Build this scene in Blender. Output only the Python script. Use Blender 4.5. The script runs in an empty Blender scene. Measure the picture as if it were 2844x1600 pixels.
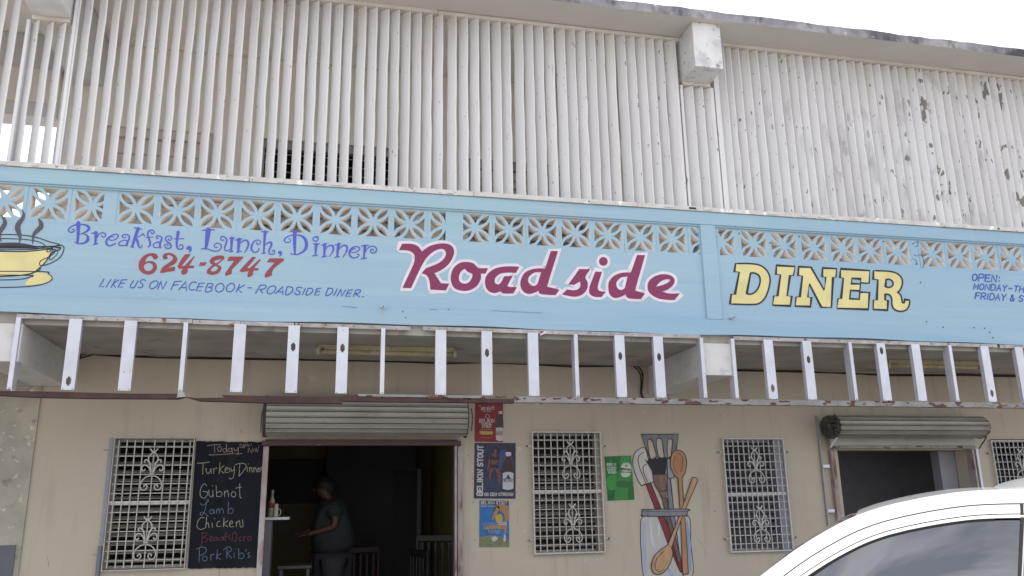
import bpy, math, random
from mathutils import Vector, Matrix
from mathutils.geometry import delaunay_2d_cdt
random.seed(7)
SC = bpy.context.scene
COL = SC.collection

# ------------------------------------------------------------------ camera, sky, sun, exposure
YAW, PITCH, ROLL, EYE = 0.227984527, 0.256842331, -0.0171470583, 1.55
FOC = 2326.3            # focal length in pixels of the 2844 px wide photograph
def cam_axes():
    cy, sy = math.cos(YAW), math.sin(YAW)
    f = Vector((sy*math.cos(PITCH), cy*math.cos(PITCH), math.sin(PITCH)))
    r = Vector((cy, -sy, 0)); u = r.cross(f)
    c, s = math.cos(ROLL), math.sin(ROLL)
    return r*c+u*s, u*c-r*s, f
RX, UX, FX = cam_axes()
cd = bpy.data.cameras.new('camera'); cam = bpy.data.objects.new('camera', cd); COL.objects.link(cam)
cd.sensor_width = 36; cd.lens = FOC/2844*36; cd.clip_start = .05; cd.clip_end = 3000
M = Matrix.Identity(4)
for i in range(3):
    M[i][0] = RX[i]; M[i][1] = UX[i]; M[i][2] = -FX[i]
M[0][3], M[1][3], M[2][3] = 0, 0, EYE
cam.matrix_world = M
SC.camera = cam

SUN = Vector((-.50, .30, .80)).normalized()
CLOUD = 3.3
W = bpy.data.worlds.new('World'); SC.world = W; W.use_nodes = True
nt = W.node_tree; nt.nodes.clear()
wo = nt.nodes.new('ShaderNodeOutputWorld'); wb = nt.nodes.new('ShaderNodeBackground')
sk = nt.nodes.new('ShaderNodeTexSky'); sk.sky_type = 'NISHITA'; sk.sun_disc = False
sk.sun_elevation = math.asin(SUN.z); sk.sun_rotation = math.atan2(SUN.x, SUN.y)
sk.air_density = 1.0; sk.dust_density = 2.2; sk.ozone_density = 1.0
tc = nt.nodes.new('ShaderNodeTexCoord'); mp = nt.nodes.new('ShaderNodeMapping')
mp.inputs['Scale'].default_value = (1, 1, 2.2); mp.inputs['Location'].default_value = (CLOUD, 0, 0)
ns = nt.nodes.new('ShaderNodeTexNoise'); ns.inputs['Scale'].default_value = 2.6; ns.inputs['Detail'].default_value = 9; ns.inputs['Roughness'].default_value = .56
cr = nt.nodes.new('ShaderNodeValToRGB'); cr.color_ramp.elements[0].position = .42; cr.color_ramp.elements[1].position = .60; cr.color_ramp.elements[0].color = (.45, .45, .45, 1)
mx = nt.nodes.new('ShaderNodeMixRGB'); mx.inputs['Color2'].default_value = (13.0, 13.3, 14.0, 1)
L = nt.links.new
L(tc.outputs['Generated'], mp.inputs[0]); L(mp.outputs[0], ns.inputs['Vector']); L(ns.outputs['Fac'], cr.inputs[0])
L(cr.outputs[0], mx.inputs['Fac']); L(sk.outputs[0], mx.inputs['Color1']); L(mx.outputs[0], wb.inputs[0]); L(wb.outputs[0], wo.inputs[0])
wb.inputs[1].default_value = 0.125

sl = bpy.data.lights.new('sun', 'SUN'); sl.energy = 3.6; sl.angle = math.radians(.6); sl.color = (1, .95, .88)
so = bpy.data.objects.new('sun', sl); COL.objects.link(so); so.rotation_euler = SUN.to_track_quat('Z', 'Y').to_euler()
so.location = (-8, 4, 20)
vs = SC.view_settings; vs.view_transform = 'Standard'; vs.look = 'None'; vs.gamma = 1; vs.exposure = 0.30
vs.use_curve_mapping = False
SC.render.engine = 'CYCLES'
SC.cycles.max_bounces = 8; SC.cycles.diffuse_bounces = 5

# ------------------------------------------------------------------ projection helpers: a ray through the photograph met with a real plane
def ray(px, py): return FX + RX*((px-1422)/FOC) + UX*((800-py)/FOC)
def at(px, py, Y):
    d = ray(px, py); t = Y/d.y
    return Vector((d.x*t, Y, EYE+d.z*t))
def atz(px, py, z):
    d = ray(px, py); t = (z-EYE)/d.z
    return Vector((d.x*t, d.y*t, z))
class Zoom:                      # coordinates read off an enlarged crop of the photograph
    def __init__(s, ox, oy, k): s.ox, s.oy, s.k = ox, oy, k
    def __call__(s, x, y, Y): return at(s.ox+x/s.k, s.oy+y/s.k, Y)

# ------------------------------------------------------------------ materials
def N(nt, t, **kw):
    n = nt.nodes.new(t)
    for k, v in kw.items():
        if k in n.inputs: n.inputs[k].default_value = v
        else: setattr(n, k, v)
    return n
def c4(c): return (c[0], c[1], c[2], 1)
def mat(name, c, c2=None, scale=3, rough=.7, metal=0, bump=.1, bscale=60, stretch=(1,1,1), spots=None, spec=.35, rnd=0, coat=0, layers=()):
    """procedural paint: two tones by noise, fine grain bump, optional layers of stains
    layer = (colour, scale, lo, hi, stretch, (axis, a, b) or None)"""
    m = bpy.data.materials.new(name); m.use_nodes = True; nt = m.node_tree
    b = nt.nodes['Principled BSDF']; l = nt.links.new
    geo = N(nt, 'ShaderNodeNewGeometry')
    def noise(scale, stretch, detail=6):
        mp = N(nt, 'ShaderNodeMapping'); mp.inputs['Scale'].default_value = stretch
        l(geo.outputs['Position'], mp.inputs[0])
        n = N(nt, 'ShaderNodeTexNoise'); n.inputs['Scale'].default_value = scale; n.inputs['Detail'].default_value = detail
        l(mp.outputs[0], n.inputs['Vector']); return n.outputs['Fac']
    def ramp(src, lo, hi):
        r = N(nt, 'ShaderNodeMapRange'); r.inputs[1].default_value = lo; r.inputs[2].default_value = hi; r.clamp = True
        l(src, r.inputs[0]); return r.outputs[0]
    col = N(nt, 'ShaderNodeMixRGB'); col.inputs[1].default_value = c4(c); col.inputs[2].default_value = c4(c2 or [v*.86 for v in c])
    l(ramp(noise(scale, stretch), .35, .68), col.inputs[0]); out = col.outputs[0]
    sep = N(nt, 'ShaderNodeSeparateXYZ'); l(geo.outputs['Position'], sep.inputs[0])
    for (lc, ls, lo, hi, st, rng) in layers:
        f = ramp(noise(ls, st, 8), lo, hi)
        if rng:
            g = ramp(sep.outputs[rng[0]], rng[1], rng[2])
            mu = N(nt, 'ShaderNodeMath', operation='MULTIPLY'); l(f, mu.inputs[0]); l(g, mu.inputs[1]); f = mu.outputs[0]
        mm = N(nt, 'ShaderNodeMixRGB'); mm.inputs[2].default_value = c4(lc); l(f, mm.inputs[0]); l(out, mm.inputs[1]); out = mm.outputs[0]
    if rnd:
        oi = N(nt, 'ShaderNodeObjectInfo'); mr = N(nt, 'ShaderNodeMapRange'); mr.inputs[3].default_value = 1-rnd; mr.inputs[4].default_value = 1+rnd*.5
        l(oi.outputs['Random'], mr.inputs[0]); hs = N(nt, 'ShaderNodeHueSaturation'); l(mr.outputs[0], hs.inputs['Value']); l(out, hs.inputs['Color']); out = hs.outputs[0]
    l(out, b.inputs['Base Color'])
    b.inputs['Roughness'].default_value = rough; b.inputs['Metallic'].default_value = metal
    b.inputs['Specular IOR Level'].default_value = spec; b.inputs['Coat Weight'].default_value = coat
    if bump:
        bp = N(nt, 'ShaderNodeBump'); bp.inputs['Strength'].default_value = bump; bp.inputs['Distance'].default_value = .01
        l(noise(bscale, (1, 1, 1), 4), bp.inputs['Height']); l(bp.outputs[0], b.inputs['Normal'])
    return m

def flat_(n, c): return mat(n, c, [v*.85 for v in c], 6, .6, bump=.05)
PEEL = (.20, .18, .165)
m_slat = mat('old_white_slat_paint', (.66, .65, .66), (.585, .57, .57), 2.2, .6, bump=.10, stretch=(1, 1, .25), rnd=.04,
    layers=[((.56, .51, .44), 2.5, .45, .8, (2, 2, .6), (2, 5.3, 5.98)), ((.38, .365, .36), 7, .56, .74, (1.3, 1, .35), (0, 2.8, 5.5)), (PEEL, 30, .68, .695, (1, 1, .30), (0, .8, 3.4)), (PEEL, 11, .635, .655, (1, 1, .45), (0, 4.6, 5.9)),
            (PEEL, 48, .70, .715, (1, 1, .35), None)])
m_trim = mat('cream_trim_paint', (.62, .575, .53), (.52, .47, .42), 4, .6, layers=[((.25, .2, .17), 30, .68, .72, (1, 1, 1), None)])
m_sill = mat('chipped_white_sill_paint', (.60, .585, .57), (.48, .455, .43), 6, .65, bump=.4,
    layers=[(PEEL, 22, .64, .68, (1, 1, 2), None), ((.78, .77, .76), 14, .62, .66, (1, 1, 1), None)])
m_soffit = mat('roof_soffit_paint', (.56, .53, .505), (.52, .49, .465), 1.5, .75)
m_beam = mat('weathered_white_beam_paint', (.66, .655, .655), (.56, .55, .55), 5, .65,
    layers=[((.24, .235, .25), 20, .60, .68, (1, 1, 1), (0, 2.4, 3.4)), ((.42, .42, .43), 6, .55, .75, (1, 1, 1), (0, 2.4, 3.4))])
m_beam_plain = mat('plain_white_beam_paint', (.66, .655, .65), (.60, .59, .58), 2, .65)
m_fascia = mat('stained_concrete_fascia', (.35, .345, .365), (.20, .195, .215), 4.5, .85, bump=.6, bscale=30,
    layers=[((.065, .06, .075), 1.3, .53, .63, (1, 1, 1), None), ((.09, .085, .10), 8, .50, .70, (1.2, 1, .55), None), ((.55, .54, .55), 22, .6, .78, (1, 1, .8), None)])
m_blue = mat('light_blue_wall_paint', (.305, .432, .522), (.29, .405, .495), 1.3, .55, bump=.12, bscale=25,
    layers=[((.335, .465, .55), 6, .52, .85, (.12, 1, 3), None), ((.25, .39, .49), 9, .55, .8, (.10, 1, 2.5), None), ((.21, .345, .475), 1.2, .30, .95, (.3, 1, 1), (0, 1.0, 6)), ((.29, .46, .505), 1.1, .5, .8, (1, 1, 2), (2, 3.5, 4.2)), ((.225, .375, .505), 1.6, .42, .8, (.3, 1, 3), (2, 3.5, 3.1)), ((.36, .43, .38), 5, .60, .85, (2.5, 1, .35), (2, 3.85, 4.15)),
            ((.20, .30, .36), 34, .735, .75, (1, 1, 1), None)])
m_raw = mat('raw_block_beige', (.88, .81, .74), (.76, .69, .62), 6, .85)
m_wall = mat('cream_wall_paint', (.435, .385, .31), (.395, .348, .28), 1.1, .7, bump=.15, bscale=35,
    layers=[((.27, .235, .185), 2.6, .55, .95, (4, 1, .3), None), ((.50, .46, .39), 7, .66, .76, (1, 1, 1), None), ((.35, .30, .24), 3, .6, .9, (1, 1, .4), None), ((.22, .19, .16), 28, .735, .75, (1, 1, 1), None)])
m_rough = mat('rough_old_plaster', (.40, .365, .30), (.29, .27, .225), 4, .9, bump=.8, bscale=22,
    layers=[((.20, .185, .16), 9, .58, .72, (1, 1, 1), None), ((.55, .52, .45), 16, .62, .72, (1, 1, 1), None)])
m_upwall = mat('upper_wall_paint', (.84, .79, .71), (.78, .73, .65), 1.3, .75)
m_canopy = mat('sooty_canopy_soffit', (.36, .335, .30), (.27, .25, .225), 3, .85, bump=.5, bscale=18,
    layers=[((.10, .095, .09), 5, .62, .85, (1, 1, 1), None)])
m_beamside = mat('canopy_beam_paint', (.58, .565, .56), (.50, .485, .475), 3, .7, layers=[((.45,.45,.46), 12, .58, .7, (1,1,1), None)])
m_galv = mat('galvanised_stud_steel', (.56, .565, .63), (.50, .50, .56), 8, .42, metal=.35, bump=.05, rnd=.05,
    layers=[((.30, .25, .22), 30, .70, .74, (1, 1, 1), None)])
m_track = mat('weathered_track', (.42, .40, .40), (.27, .255, .25), 12, .6, metal=.2, bump=.4,
    layers=[((.20, .10, .07), 18, .62, .7, (1, 1, 1), None)])
m_rust = mat('rusty_brown_rail', (.048, .024, .024), (.075, .038, .034), 7, .75, bump=.6,
    layers=[((.06, .03, .028), 14, .55, .7, (1, 1, 1), None)])
m_railp = mat('peeling_grey_rail', (.25, .24, .24), (.18, .17, .17), 8, .6, bump=.4,
    layers=[((.085, .035, .03), 7, .58, .61, (1, 1, 2), None), ((.10, .05, .04), 16, .62, .66, (1, 1, 2), None)])
m_hole = mat('dark_gap', (.03, .028, .026), None, 3, .9, bump=0)
m_shut = mat('dirty_shutter_steel', (.36, .345, .31), (.28, .265, .235), 5, .5, metal=.25, bump=.2, stretch=(.4, 1, 1),
    layers=[((.17, .15, .13), 9, .6, .8, (.5, 1, 1), None)])
m_shut_dark = mat('greasy_shutter_end', (.05, .04, .045), (.09, .07, .065), 12, .7, bump=.5)
m_header = mat('dark_red_header_paint', (.07, .018, .022), (.05, .015, .018), 5, .35, layers=[((.3, .2, .19), 12, .66, .74, (1,1,1), None)])
m_jamb = mat('worn_pinkish_jamb', (.40, .36, .36), (.24, .16, .16), 5, .55, bump=.3, stretch=(1, 1, .5),
    layers=[((.16, .07, .07), 9, .55, .7, (1, 1, .4), None)])
m_grille = mat('off_white_grille_iron', (.50, .47, .43), (.42, .39, .35), 20, .55, bump=.3, layers=[((.20, .11, .06), 22, .68, .74, (1, 1, 1), None)])
m_grille2 = mat('grey_white_grille_iron', (.50, .49, .49), (.42, .41, .40), 20, .5, bump=.3)
m_reveal = [flat_('beige_window_reveal', (.33, .30, .26)), flat_('blue_grey_window_reveal', (.27, .28, .32))]
m_frame = mat('dull_aluminium_window_frame', (.34, .335, .33), (.27, .265, .26), 8, .5, metal=.2)
m_blade = mat('glass_louvre_blade', (.25, .235, .21), (.19, .175, .16), 3, .4, bump=0)
m_blade_dark = mat('dark_louvre_blade', (.085, .085, .09), (.06, .06, .065), 3, .4, bump=0)  # darker blade colour for the two right-hand windows
m_blade_up = mat('upper_louvre_blade', (.42, .38, .33), (.34, .31, .27), 3, .5, bump=0)
m_blade_closed = mat('closed_louvre_blade', (.56, .50, .45), (.48, .43, .385), 3, .55, bump=0)
m_pink = mat('closed_shutter_panel_paint', (.66, .585, .54), (.60, .53, .49), 3, .6)
m_pale = mat('pale_terrace_paint', (.80, .74, .68), (.74, .68, .62), 2, .7)
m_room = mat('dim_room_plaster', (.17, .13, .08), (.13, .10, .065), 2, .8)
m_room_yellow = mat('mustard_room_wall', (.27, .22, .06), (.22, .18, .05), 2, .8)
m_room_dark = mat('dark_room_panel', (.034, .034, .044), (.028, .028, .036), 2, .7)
m_black = mat('chalkboard_black', (.009, .010, .015), (.013, .014, .020), 4, .8, bump=.1, spec=.12,
    layers=[((.022, .023, .029), 7, .55, .8, (1, 1, .6), None)])
m_ground = mat('gravel_and_asphalt', (.40, .375, .34), (.30, .28, .25), .6, .9, bump=.6)
m_step = mat('concrete_walk', (.42, .40, .37), (.35, .33, .30), 1.4, .85, bump=.4)
m_cable = mat('black_cable_sheath', (.012, .011, .010), None, 3, .5, bump=0)
m_lampbody = mat('yellowed_lamp_casing', (.37, .32, .20), (.28, .24, .15), 7, .4, layers=[((.10,.09,.07), 14, .6, .75, (1,1,1), None)])
m_lampcap = mat('lamp_end_cap', (.40, .36, .26), None, 7, .4)
def flat(name, c, rough=.6, var=.06): return mat(name, c, [v*(1-var*2) for v in c], 6, rough, bump=.05)
def stuffcol(name, c, c2, sc, st=(1,1,1)): return mat(name, c, c2, sc, .6, bump=.05, stretch=st)
p_violet = flat('violet_blue_sign_paint', (.085, .10, .48))
p_blue = flat('blue_sign_paint', (.055, .095, .40))
p_red = flat('brick_red_sign_paint', (.27, .055, .062))
p_magenta = flat('plum_sign_paint', (.215, .032, .095))
p_white = flat('white_sign_paint', (.66, .63, .68))
p_yellow = flat('pale_yellow_sign_paint', (.66, .58, .27))
p_ink = flat('black_sign_paint', (.022, .022, .030))
p_steam = flat('charcoal_steam_paint', (.085, .078, .10))
p_coffee = flat('dark_coffee_paint', (.055, .05, .06))
# ------------------------------------------------------------------ mesh helpers
def inside(p, l):
    c = False; x, y = p; j = len(l)-1
    for i in range(len(l)):
        xi, yi = l[i]; xj, yj = l[j]
        if (yi > y) != (yj > y) and x < (xj-xi)*(y-yi)/(yj-yi)+xi: c = not c
        j = i
    return c
def tri2d(loops):
    """triangles of an outline with holes, as (points, index triples)"""
    L2 = [[(p[0], p[1]) for p in l] for l in loops]; V = [Vector(p) for l in L2 for p in l]; E = []; o = 0
    for l in L2:
        n = len(l); E += [(o+i, o+(i+1) % n) for i in range(n)]; o += n
    r = delaunay_2d_cdt(V, E, [], 0, 1e-7); P = [(v.x, v.y) for v in r[0]]; T = []
    for f in r[2]:
        c = (sum(P[i][0] for i in f)/3, sum(P[i][1] for i in f)/3)
        if inside(c, L2[0]) and not any(inside(c, h) for h in L2[1:]): T.append(tuple(f))
    return P, T
class MB:
    def __init__(s): s.v, s.f, s.m = [], [], []
    def add(s, vs, fs, mi=0):
        o = len(s.v); s.v += [tuple(v) for v in vs]; s.f += [tuple(i+o for i in f) for f in fs]; s.m += [mi]*len(fs); return s
    def box(s, x0, x1, y0, y1, z0, z1, mi=0):
        vs = [(x, y, z) for x in (x0, x1) for y in (y0, y1) for z in (z0, z1)]
        return s.add(vs, [(0,1,3,2), (4,6,7,5), (0,4,5,1), (2,3,7,6), (0,2,6,4), (1,5,7,3)], mi)
    def hexa(s, bot, top, mi=0):      # two quads (each 4 points, same winding)
        return s.add(list(bot)+list(top), [(3,2,1,0), (4,5,6,7), (0,1,5,4), (1,2,6,5), (2,3,7,6), (3,0,4,7)], mi)
    def prism_y(s, pts, y0, y1, mi=0):   # polygon in XZ extruded along Y
        n = len(pts); P, tri = tri2d([pts])
        s.add([(p[0], y0, p[1]) for p in P], tri, mi); s.add([(p[0], y1, p[1]) for p in P], [tuple(reversed(t)) for t in tri], mi)
        o = [(p[0], y0, p[1]) for p in pts]+[(p[0], y1, p[1]) for p in pts]
        return s.add(o, [(i, (i+1) % n, (i+1) % n+n, i+n) for i in range(n)], mi)
    def tube(s, pts, r, k=6, closed=False, mi=0):
        pts = [Vector(p) for p in pts]; n = len(pts); rings = []
        for i, p in enumerate(pts):
            a = pts[(i-1) % n] if (closed or i > 0) else p; b = pts[(i+1) % n] if (closed or i < n-1) else p
            t = (b-a).normalized() if (b-a).length > 1e-9 else Vector((0, 0, 1))
            u = t.cross(Vector((0, 1, 0)));  u = u.normalized() if u.length > .05 else t.cross(Vector((1, 0, 0))).normalized()
            w = t.cross(u); rr = r[i] if isinstance(r, (list, tuple)) else r
            rings.append([p+u*rr*math.cos(2*math.pi*j/k)+w*rr*math.sin(2*math.pi*j/k) for j in range(k)])
        vs = [q for g in rings for q in g]; fs = []
        for i in range(n if closed else n-1):
            for j in range(k): fs.append((i*k+j, i*k+(j+1) % k, ((i+1) % n)*k+(j+1) % k, ((i+1) % n)*k+j))
        if not closed: fs += [tuple(range(k-1, -1, -1)), tuple((n-1)*k+j for j in range(k))]
        return s.add(vs, fs, mi)
    def lathe(s, prof, c, k=20, mi=0):   # prof = [(r, z)], around vertical axis at c
        n = len(prof); vs = [(c[0]+r*math.cos(2*math.pi*j/k), c[1]+r*math.sin(2*math.pi*j/k), c[2]+z) for r, z in prof for j in range(k)]
        return s.add(vs, [(i*k+j, i*k+(j+1) % k, (i+1)*k+(j+1) % k, (i+1)*k+j) for i in range(n-1) for j in range(k)]+[tuple(range(k-1, -1, -1)), tuple((n-1)*k+j for j in range(k))], mi)
    def mesh(s, name, mats, smooth=False):
        me = bpy.data.meshes.new(name); me.from_pydata(s.v, [], s.f)
        for m in (mats if isinstance(mats, (list, tuple)) else [mats]): me.materials.append(m)
        me.polygons.foreach_set('material_index', s.m)
        if smooth: me.polygons.foreach_set('use_smooth', [True]*len(s.f))
        me.update(); return me
def link(name, me, parent=None, label=None, loc=None):
    o = bpy.data.objects.new(name, me); COL.objects.link(o)
    if loc is not None: o.location = loc
    if parent is not None:
        o.parent = parent; o.matrix_parent_inverse = Matrix.Translation(-base_of(parent))
    if label: o['label'] = label
    return o
def base_of(o):
    v = Vector(o.get('_b', (0, 0, 0))) if o.type == 'EMPTY' else Vector((0, 0, 0))
    return BASES.get(o.name, Vector((0, 0, 0)))
BASES = {}
def part(name, mb, mats, parent, label=None, smooth=False, bevel=0):
    o = link(name, mb.mesh(name, mats, smooth), parent, label)
    if bevel:
        b = o.modifiers.new('bevel', 'BEVEL'); b.width = bevel; b.segments = 2; b.limit_method = 'ANGLE'
    return o
def sub(name, mb, mats, par, label=None, smooth=False, bevel=0):
    """a sub-part: its parent part has no transform of its own"""
    o = bpy.data.objects.new(name, mb.mesh(name, mats, smooth)); COL.objects.link(o)
    o.parent = par
    if par.location.length: o.matrix_parent_inverse = Matrix.Translation(-par.location)
    if label: o['label'] = label
    if bevel:
        b = o.modifiers.new('bevel', 'BEVEL'); b.width = bevel; b.segments = 2; b.limit_method = 'ANGLE'
    return o
def thing(name, label, cat, loc=(0, 0, 0), group=None):
    o = bpy.data.objects.new(name, None); COL.objects.link(o); o.empty_display_size = .2
    o.location = loc; o['label'] = label; o['category'] = cat; BASES[o.name] = Vector(loc)
    if group: o['group'] = group
    return o
def structure(name, mb, m):
    o = link(name, mb.mesh(name, m)); o['kind'] = 'structure'; return o

# flat print: outlines and brush strokes painted on a plane Y = const
def smooth_path(pts, closed=True, n=4):
    """Catmull-Rom; a point with a third value 1 is a sharp corner"""
    P = [(p[0], p[1], p[2] if len(p) > 2 else 0) for p in pts]; out = []; k = len(P)
    for i in range(k if closed else k-1):
        p1, p2 = P[i], P[(i+1) % k]
        p0 = P[i-1] if (closed or i > 0) else p1
        p3 = P[(i+2) % k] if (closed or i < k-2) else p2
        if p1[2]: p0 = p1
        if p2[2]: p3 = p2
        if p1[2] and p2[2]: out.append((p1[0], p1[1])); continue
        for j in range(n):
            t = j/n; t2 = t*t; t3 = t2*t
            out.append(tuple(.5*(2*p1[a]+(p2[a]-p0[a])*t+(2*p0[a]-5*p1[a]+4*p2[a]-p3[a])*t2+(3*p1[a]-p0[a]-3*p2[a]+p3[a])*t3) for a in (0, 1)))
    if not closed: out.append((P[-1][0], P[-1][1]))
    return out
def fill(mb, Z, Y, outer, holes=(), n=4):
    loops = [[Z(x, y, Y) for x, y in smooth_path(l, True, n)] for l in [outer]+list(holes)]
    P, tri = tri2d([[(p.x, p.z) for p in l] for l in loops])
    mb.add([(p[0], Y, p[1]) for p in P], tri)
DZ = [0]
def stroke(mb, Z, Y, pts, w, closed=False, n=4, sharp=False):
    """a brush stroke of width w (in crop pixels; one value or one per point)"""
    if isinstance(w, (int, float)): w = [w]*len(pts)
    P = [(p[0], p[1]) if not sharp else (p[0], p[1], 1) for p in pts]
    path = smooth_path(P, closed, n) if len(P) > 2 and not sharp else [(p[0], p[1]) for p in P]
    ws = []
    m = len(pts); L_ = len(path)
    for i in range(L_):
        f = i/(L_ if closed else max(1, L_-1))*(m if closed else m-1); a = int(f) % m; b = (a+1) % m if closed else min(a+1, m-1)
        ws.append(w[a]+(w[b]-w[a])*(f-int(f)))
    DZ[0] = (DZ[0]+1) % 12
    y0 = Y-DZ[0]*1e-5
    vs = []; k = len(path)
    for i, (x, y) in enumerate(path):
        ax, ay = path[i-1] if (closed or i > 0) else (x, y)
        bx, by = path[(i+1) % k] if (closed or i < k-1) else (x, y)
        dx, dy = bx-ax, by-ay; d = math.hypot(dx, dy) or 1
        mi = 1.0
        if closed or 0 < i < k-1:
            ux, uy = x-ax, y-ay; du = math.hypot(ux, uy) or 1
            co = abs((ux*dx+uy*dy)/(du*d)); mi = min(1.6, 1/max(co, .5))
        nx, ny = -dy/d*ws[i]/2*mi, dx/d*ws[i]/2*mi
        yy = y0-i*1e-6
        vs += [Z(x+nx, y+ny, yy), Z(x-nx, y-ny, yy)]
    fs = [(2*i, 2*i+1, (2*i+3) % (2*k), (2*i+2) % (2*k)) for i in range(k if closed else k-1)]
    mb.add(vs, fs)
    if not closed:
        for e, s in ((0, 1), (k-1, k-2)):
            if ws[e] < 3: continue
            x, y = path[e]; dx, dy = x-path[s][0], y-path[s][1]; a0 = math.atan2(dy, dx)
            cap = [Z(x+math.cos(a0+t)*ws[e]/2, y+math.sin(a0+t)*ws[e]/2, y0-e*1e-6) for t in (-1.571, -.8, 0, .8, 1.571)]
            mb.add(cap, [(0, 1, 2, 3, 4)])
def dot(mb, Z, Y, x, y, r, k=12): mb.add([Z(x+r*math.cos(6.2832*i/k), y+r*math.sin(6.2832*i/k), Y) for i in range(k)], [tuple(range(k))])
# ------------------------------------------------------------------ ground
g = MB(); g.add([(-400, -400, 0), (400, -400, 0), (400, 600, 0), (-400, 600, 0)], [(0, 1, 2, 3)]); structure('ground', g, m_ground)
g = MB(); g.box(-12, 14, 5.9, 7.99, .001, .20); structure('pavement', g, m_step)

# ------------------------------------------------------------------ the building
YB, YW = 6.70, 8.0                     # parapet face and ground-floor wall face
building = thing('diner_building', 'two-storey cream and white diner building with a flat concrete roof', 'building', (2.2, 8, 0))
# ground-floor wall with openings  (x0, x1, z0, z1)
DOOR1 = (-.462, 1.296, .2, 2.19); DOOR2 = (5.35, 6.93, .2, 2.085)
WIN = [(-1.735, -1.06, 1.10, 2.20), (2.035, 2.72, 1.13, 2.262), (4.045, 4.72, 1.09, 2.20), (7.26, 7.95, 1.10, 2.20)]
ops = sorted([DOOR1, DOOR2]+WIN)
mb = MB(); x = -2.36
for (a, b, c, d) in ops:
    mb.box(x, a, 8, 8.17, .0, 2.93)
    if c > .3: mb.box(a, b, 8, 8.17, 0, c)
    mb.box(a, b, 8, 8.17, d, 2.93); x = b
mb.box(x, 12, 8, 8.17, 0, 2.93)
part('wall', mb, m_wall, building, 'smooth cream painted ground-floor wall')
mb = MB(); mb.box(-6.5, -2.36, 7.985, 8.15, 0, 2.93)
part('plaster_wall', mb, m_rough, building, 'rough unpainted plaster at the left end of the wall')
p = at(44, 1514, 7.975); mb = MB(); mb.box(-6.5, p.x, 7.975, 7.984, .2, p.z); part('painted_base', mb, mat('blue_grey_base', (.13, .135, .155), (.10, .105, .12), 3), building)
mb = MB(); mb.box(-8, 12, 6.74, 8.0, 2.93, 3.02); mb.box(-8, 12, 8.0, 12.2, 2.94, 3.03)
part('canopy_slab', mb, m_canopy, building, 'sooty underside of the canopy slab')
for x0 in (-2.447, 3.262, 8.97):
    mb = MB(); mb.box(x0, x0+.285, 6.712, 7.99, 2.645, 2.93)
    part('canopy_beam', mb, m_beamside, building, bevel=.006)
# upper wall behind the slats, with three windows; terrace open to the left
UW = [(-2.09, -1.11, 4.10, 5.15), (-.68, .72, 4.10, 5.14), (1.405, 2.70, 4.10, 5.09)]
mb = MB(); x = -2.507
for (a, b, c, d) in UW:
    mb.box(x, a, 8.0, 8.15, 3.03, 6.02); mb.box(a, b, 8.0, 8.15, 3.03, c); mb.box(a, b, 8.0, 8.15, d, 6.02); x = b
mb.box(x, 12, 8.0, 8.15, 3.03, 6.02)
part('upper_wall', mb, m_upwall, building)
mb = MB(); mb.box(-8, 12, 6.88, 7.999, 3.021, 3.035); part('bounce_floor_sheet', mb, flat('bounce_floor_tone', (.66, .63, .58), .8), building)  # unseen pale sheet added over the slab to bounce light into the balcony
mb = MB(); mb.box(-2.4, 4, 9.0, 9.1, 3.04, 6.01); mb.box(-2.45, -2.401, 8.16, 9.1, 3.04, 6.01); mb.box(4.001, 4.1, 8.16, 9.1, 3.04, 6.01); part('upper_room_wall', mb, m_room_dark, building)
mb = MB(); mb.box(-8, -2.507, 7.9, 8.1, 5.292, 5.62); part('terrace_lintel', mb, m_pale, building)
mb = MB(); mb.box(-8, -2.509, 7.93, 8.15, 5.15, 5.29); part('terrace_rail', mb, m_beam_plain, building)
mb = MB(); mb.box(-8, -2.51, 7.95, 8.1, 5.622, 6.02); part('terrace_upper_beam', mb, m_beam_plain, building)
# roof
mb = MB(); xs = [-8+.12*i for i in range(int(20/.12)+1)]
random.seed(3)
tops = [6.112+random.uniform(-.006, .006)+.004*math.sin(i*.7) for i in range(len(xs))]
for i in range(len(xs)-1):
    a, b = xs[i], xs[i+1]; yb = 8.16 if a < -2.3 else 12.3
    f0, f1 = 6.455, 6.455
    mb.add([(a, f0, 6.02), (b, f0, 6.02), (b, yb, 6.02), (a, yb, 6.02), (a, f0, tops[i]), (b, f0, tops[i+1]), (b, yb, 6.13), (a, yb, 6.13)],
           [(0, 1, 5, 4), (4, 5, 6, 7)], 0)
    mb.add([(a, f0, 6.02), (b, f0, 6.02), (b, yb, 6.02), (a, yb, 6.02)], [(0, 3, 2, 1)], 1)
    mb.add([(a, yb, 6.02), (b, yb, 6.02), (b, yb, 6.13), (a, yb, 6.13)], [(0, 3, 2, 1)], 0)
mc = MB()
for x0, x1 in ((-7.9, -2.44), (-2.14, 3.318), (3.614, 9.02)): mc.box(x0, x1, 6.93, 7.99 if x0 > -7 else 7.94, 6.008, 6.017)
part('brightening_ceiling_panel', mc, flat('brightened_ceiling_tone', (.86, .81, .76), .8), building)  # panel added below the soffit, paler so the slat gaps look lit
part('roof', mb, [m_fascia, m_soffit], building, 'flat concrete roof slab with a mould-stained edge')
for x0, w in ((3.322, .288), (-2.436, .290), (9.03, .288)):
    mb = MB(); mb.box(x0, x0+w, 6.52, 7.995, 5.545, 6.019)
    part('roof_beam', mb, m_beam, building, 'white roof beam end poking out over the slats' if x0 > 0 else None, bevel=.005)

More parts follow.
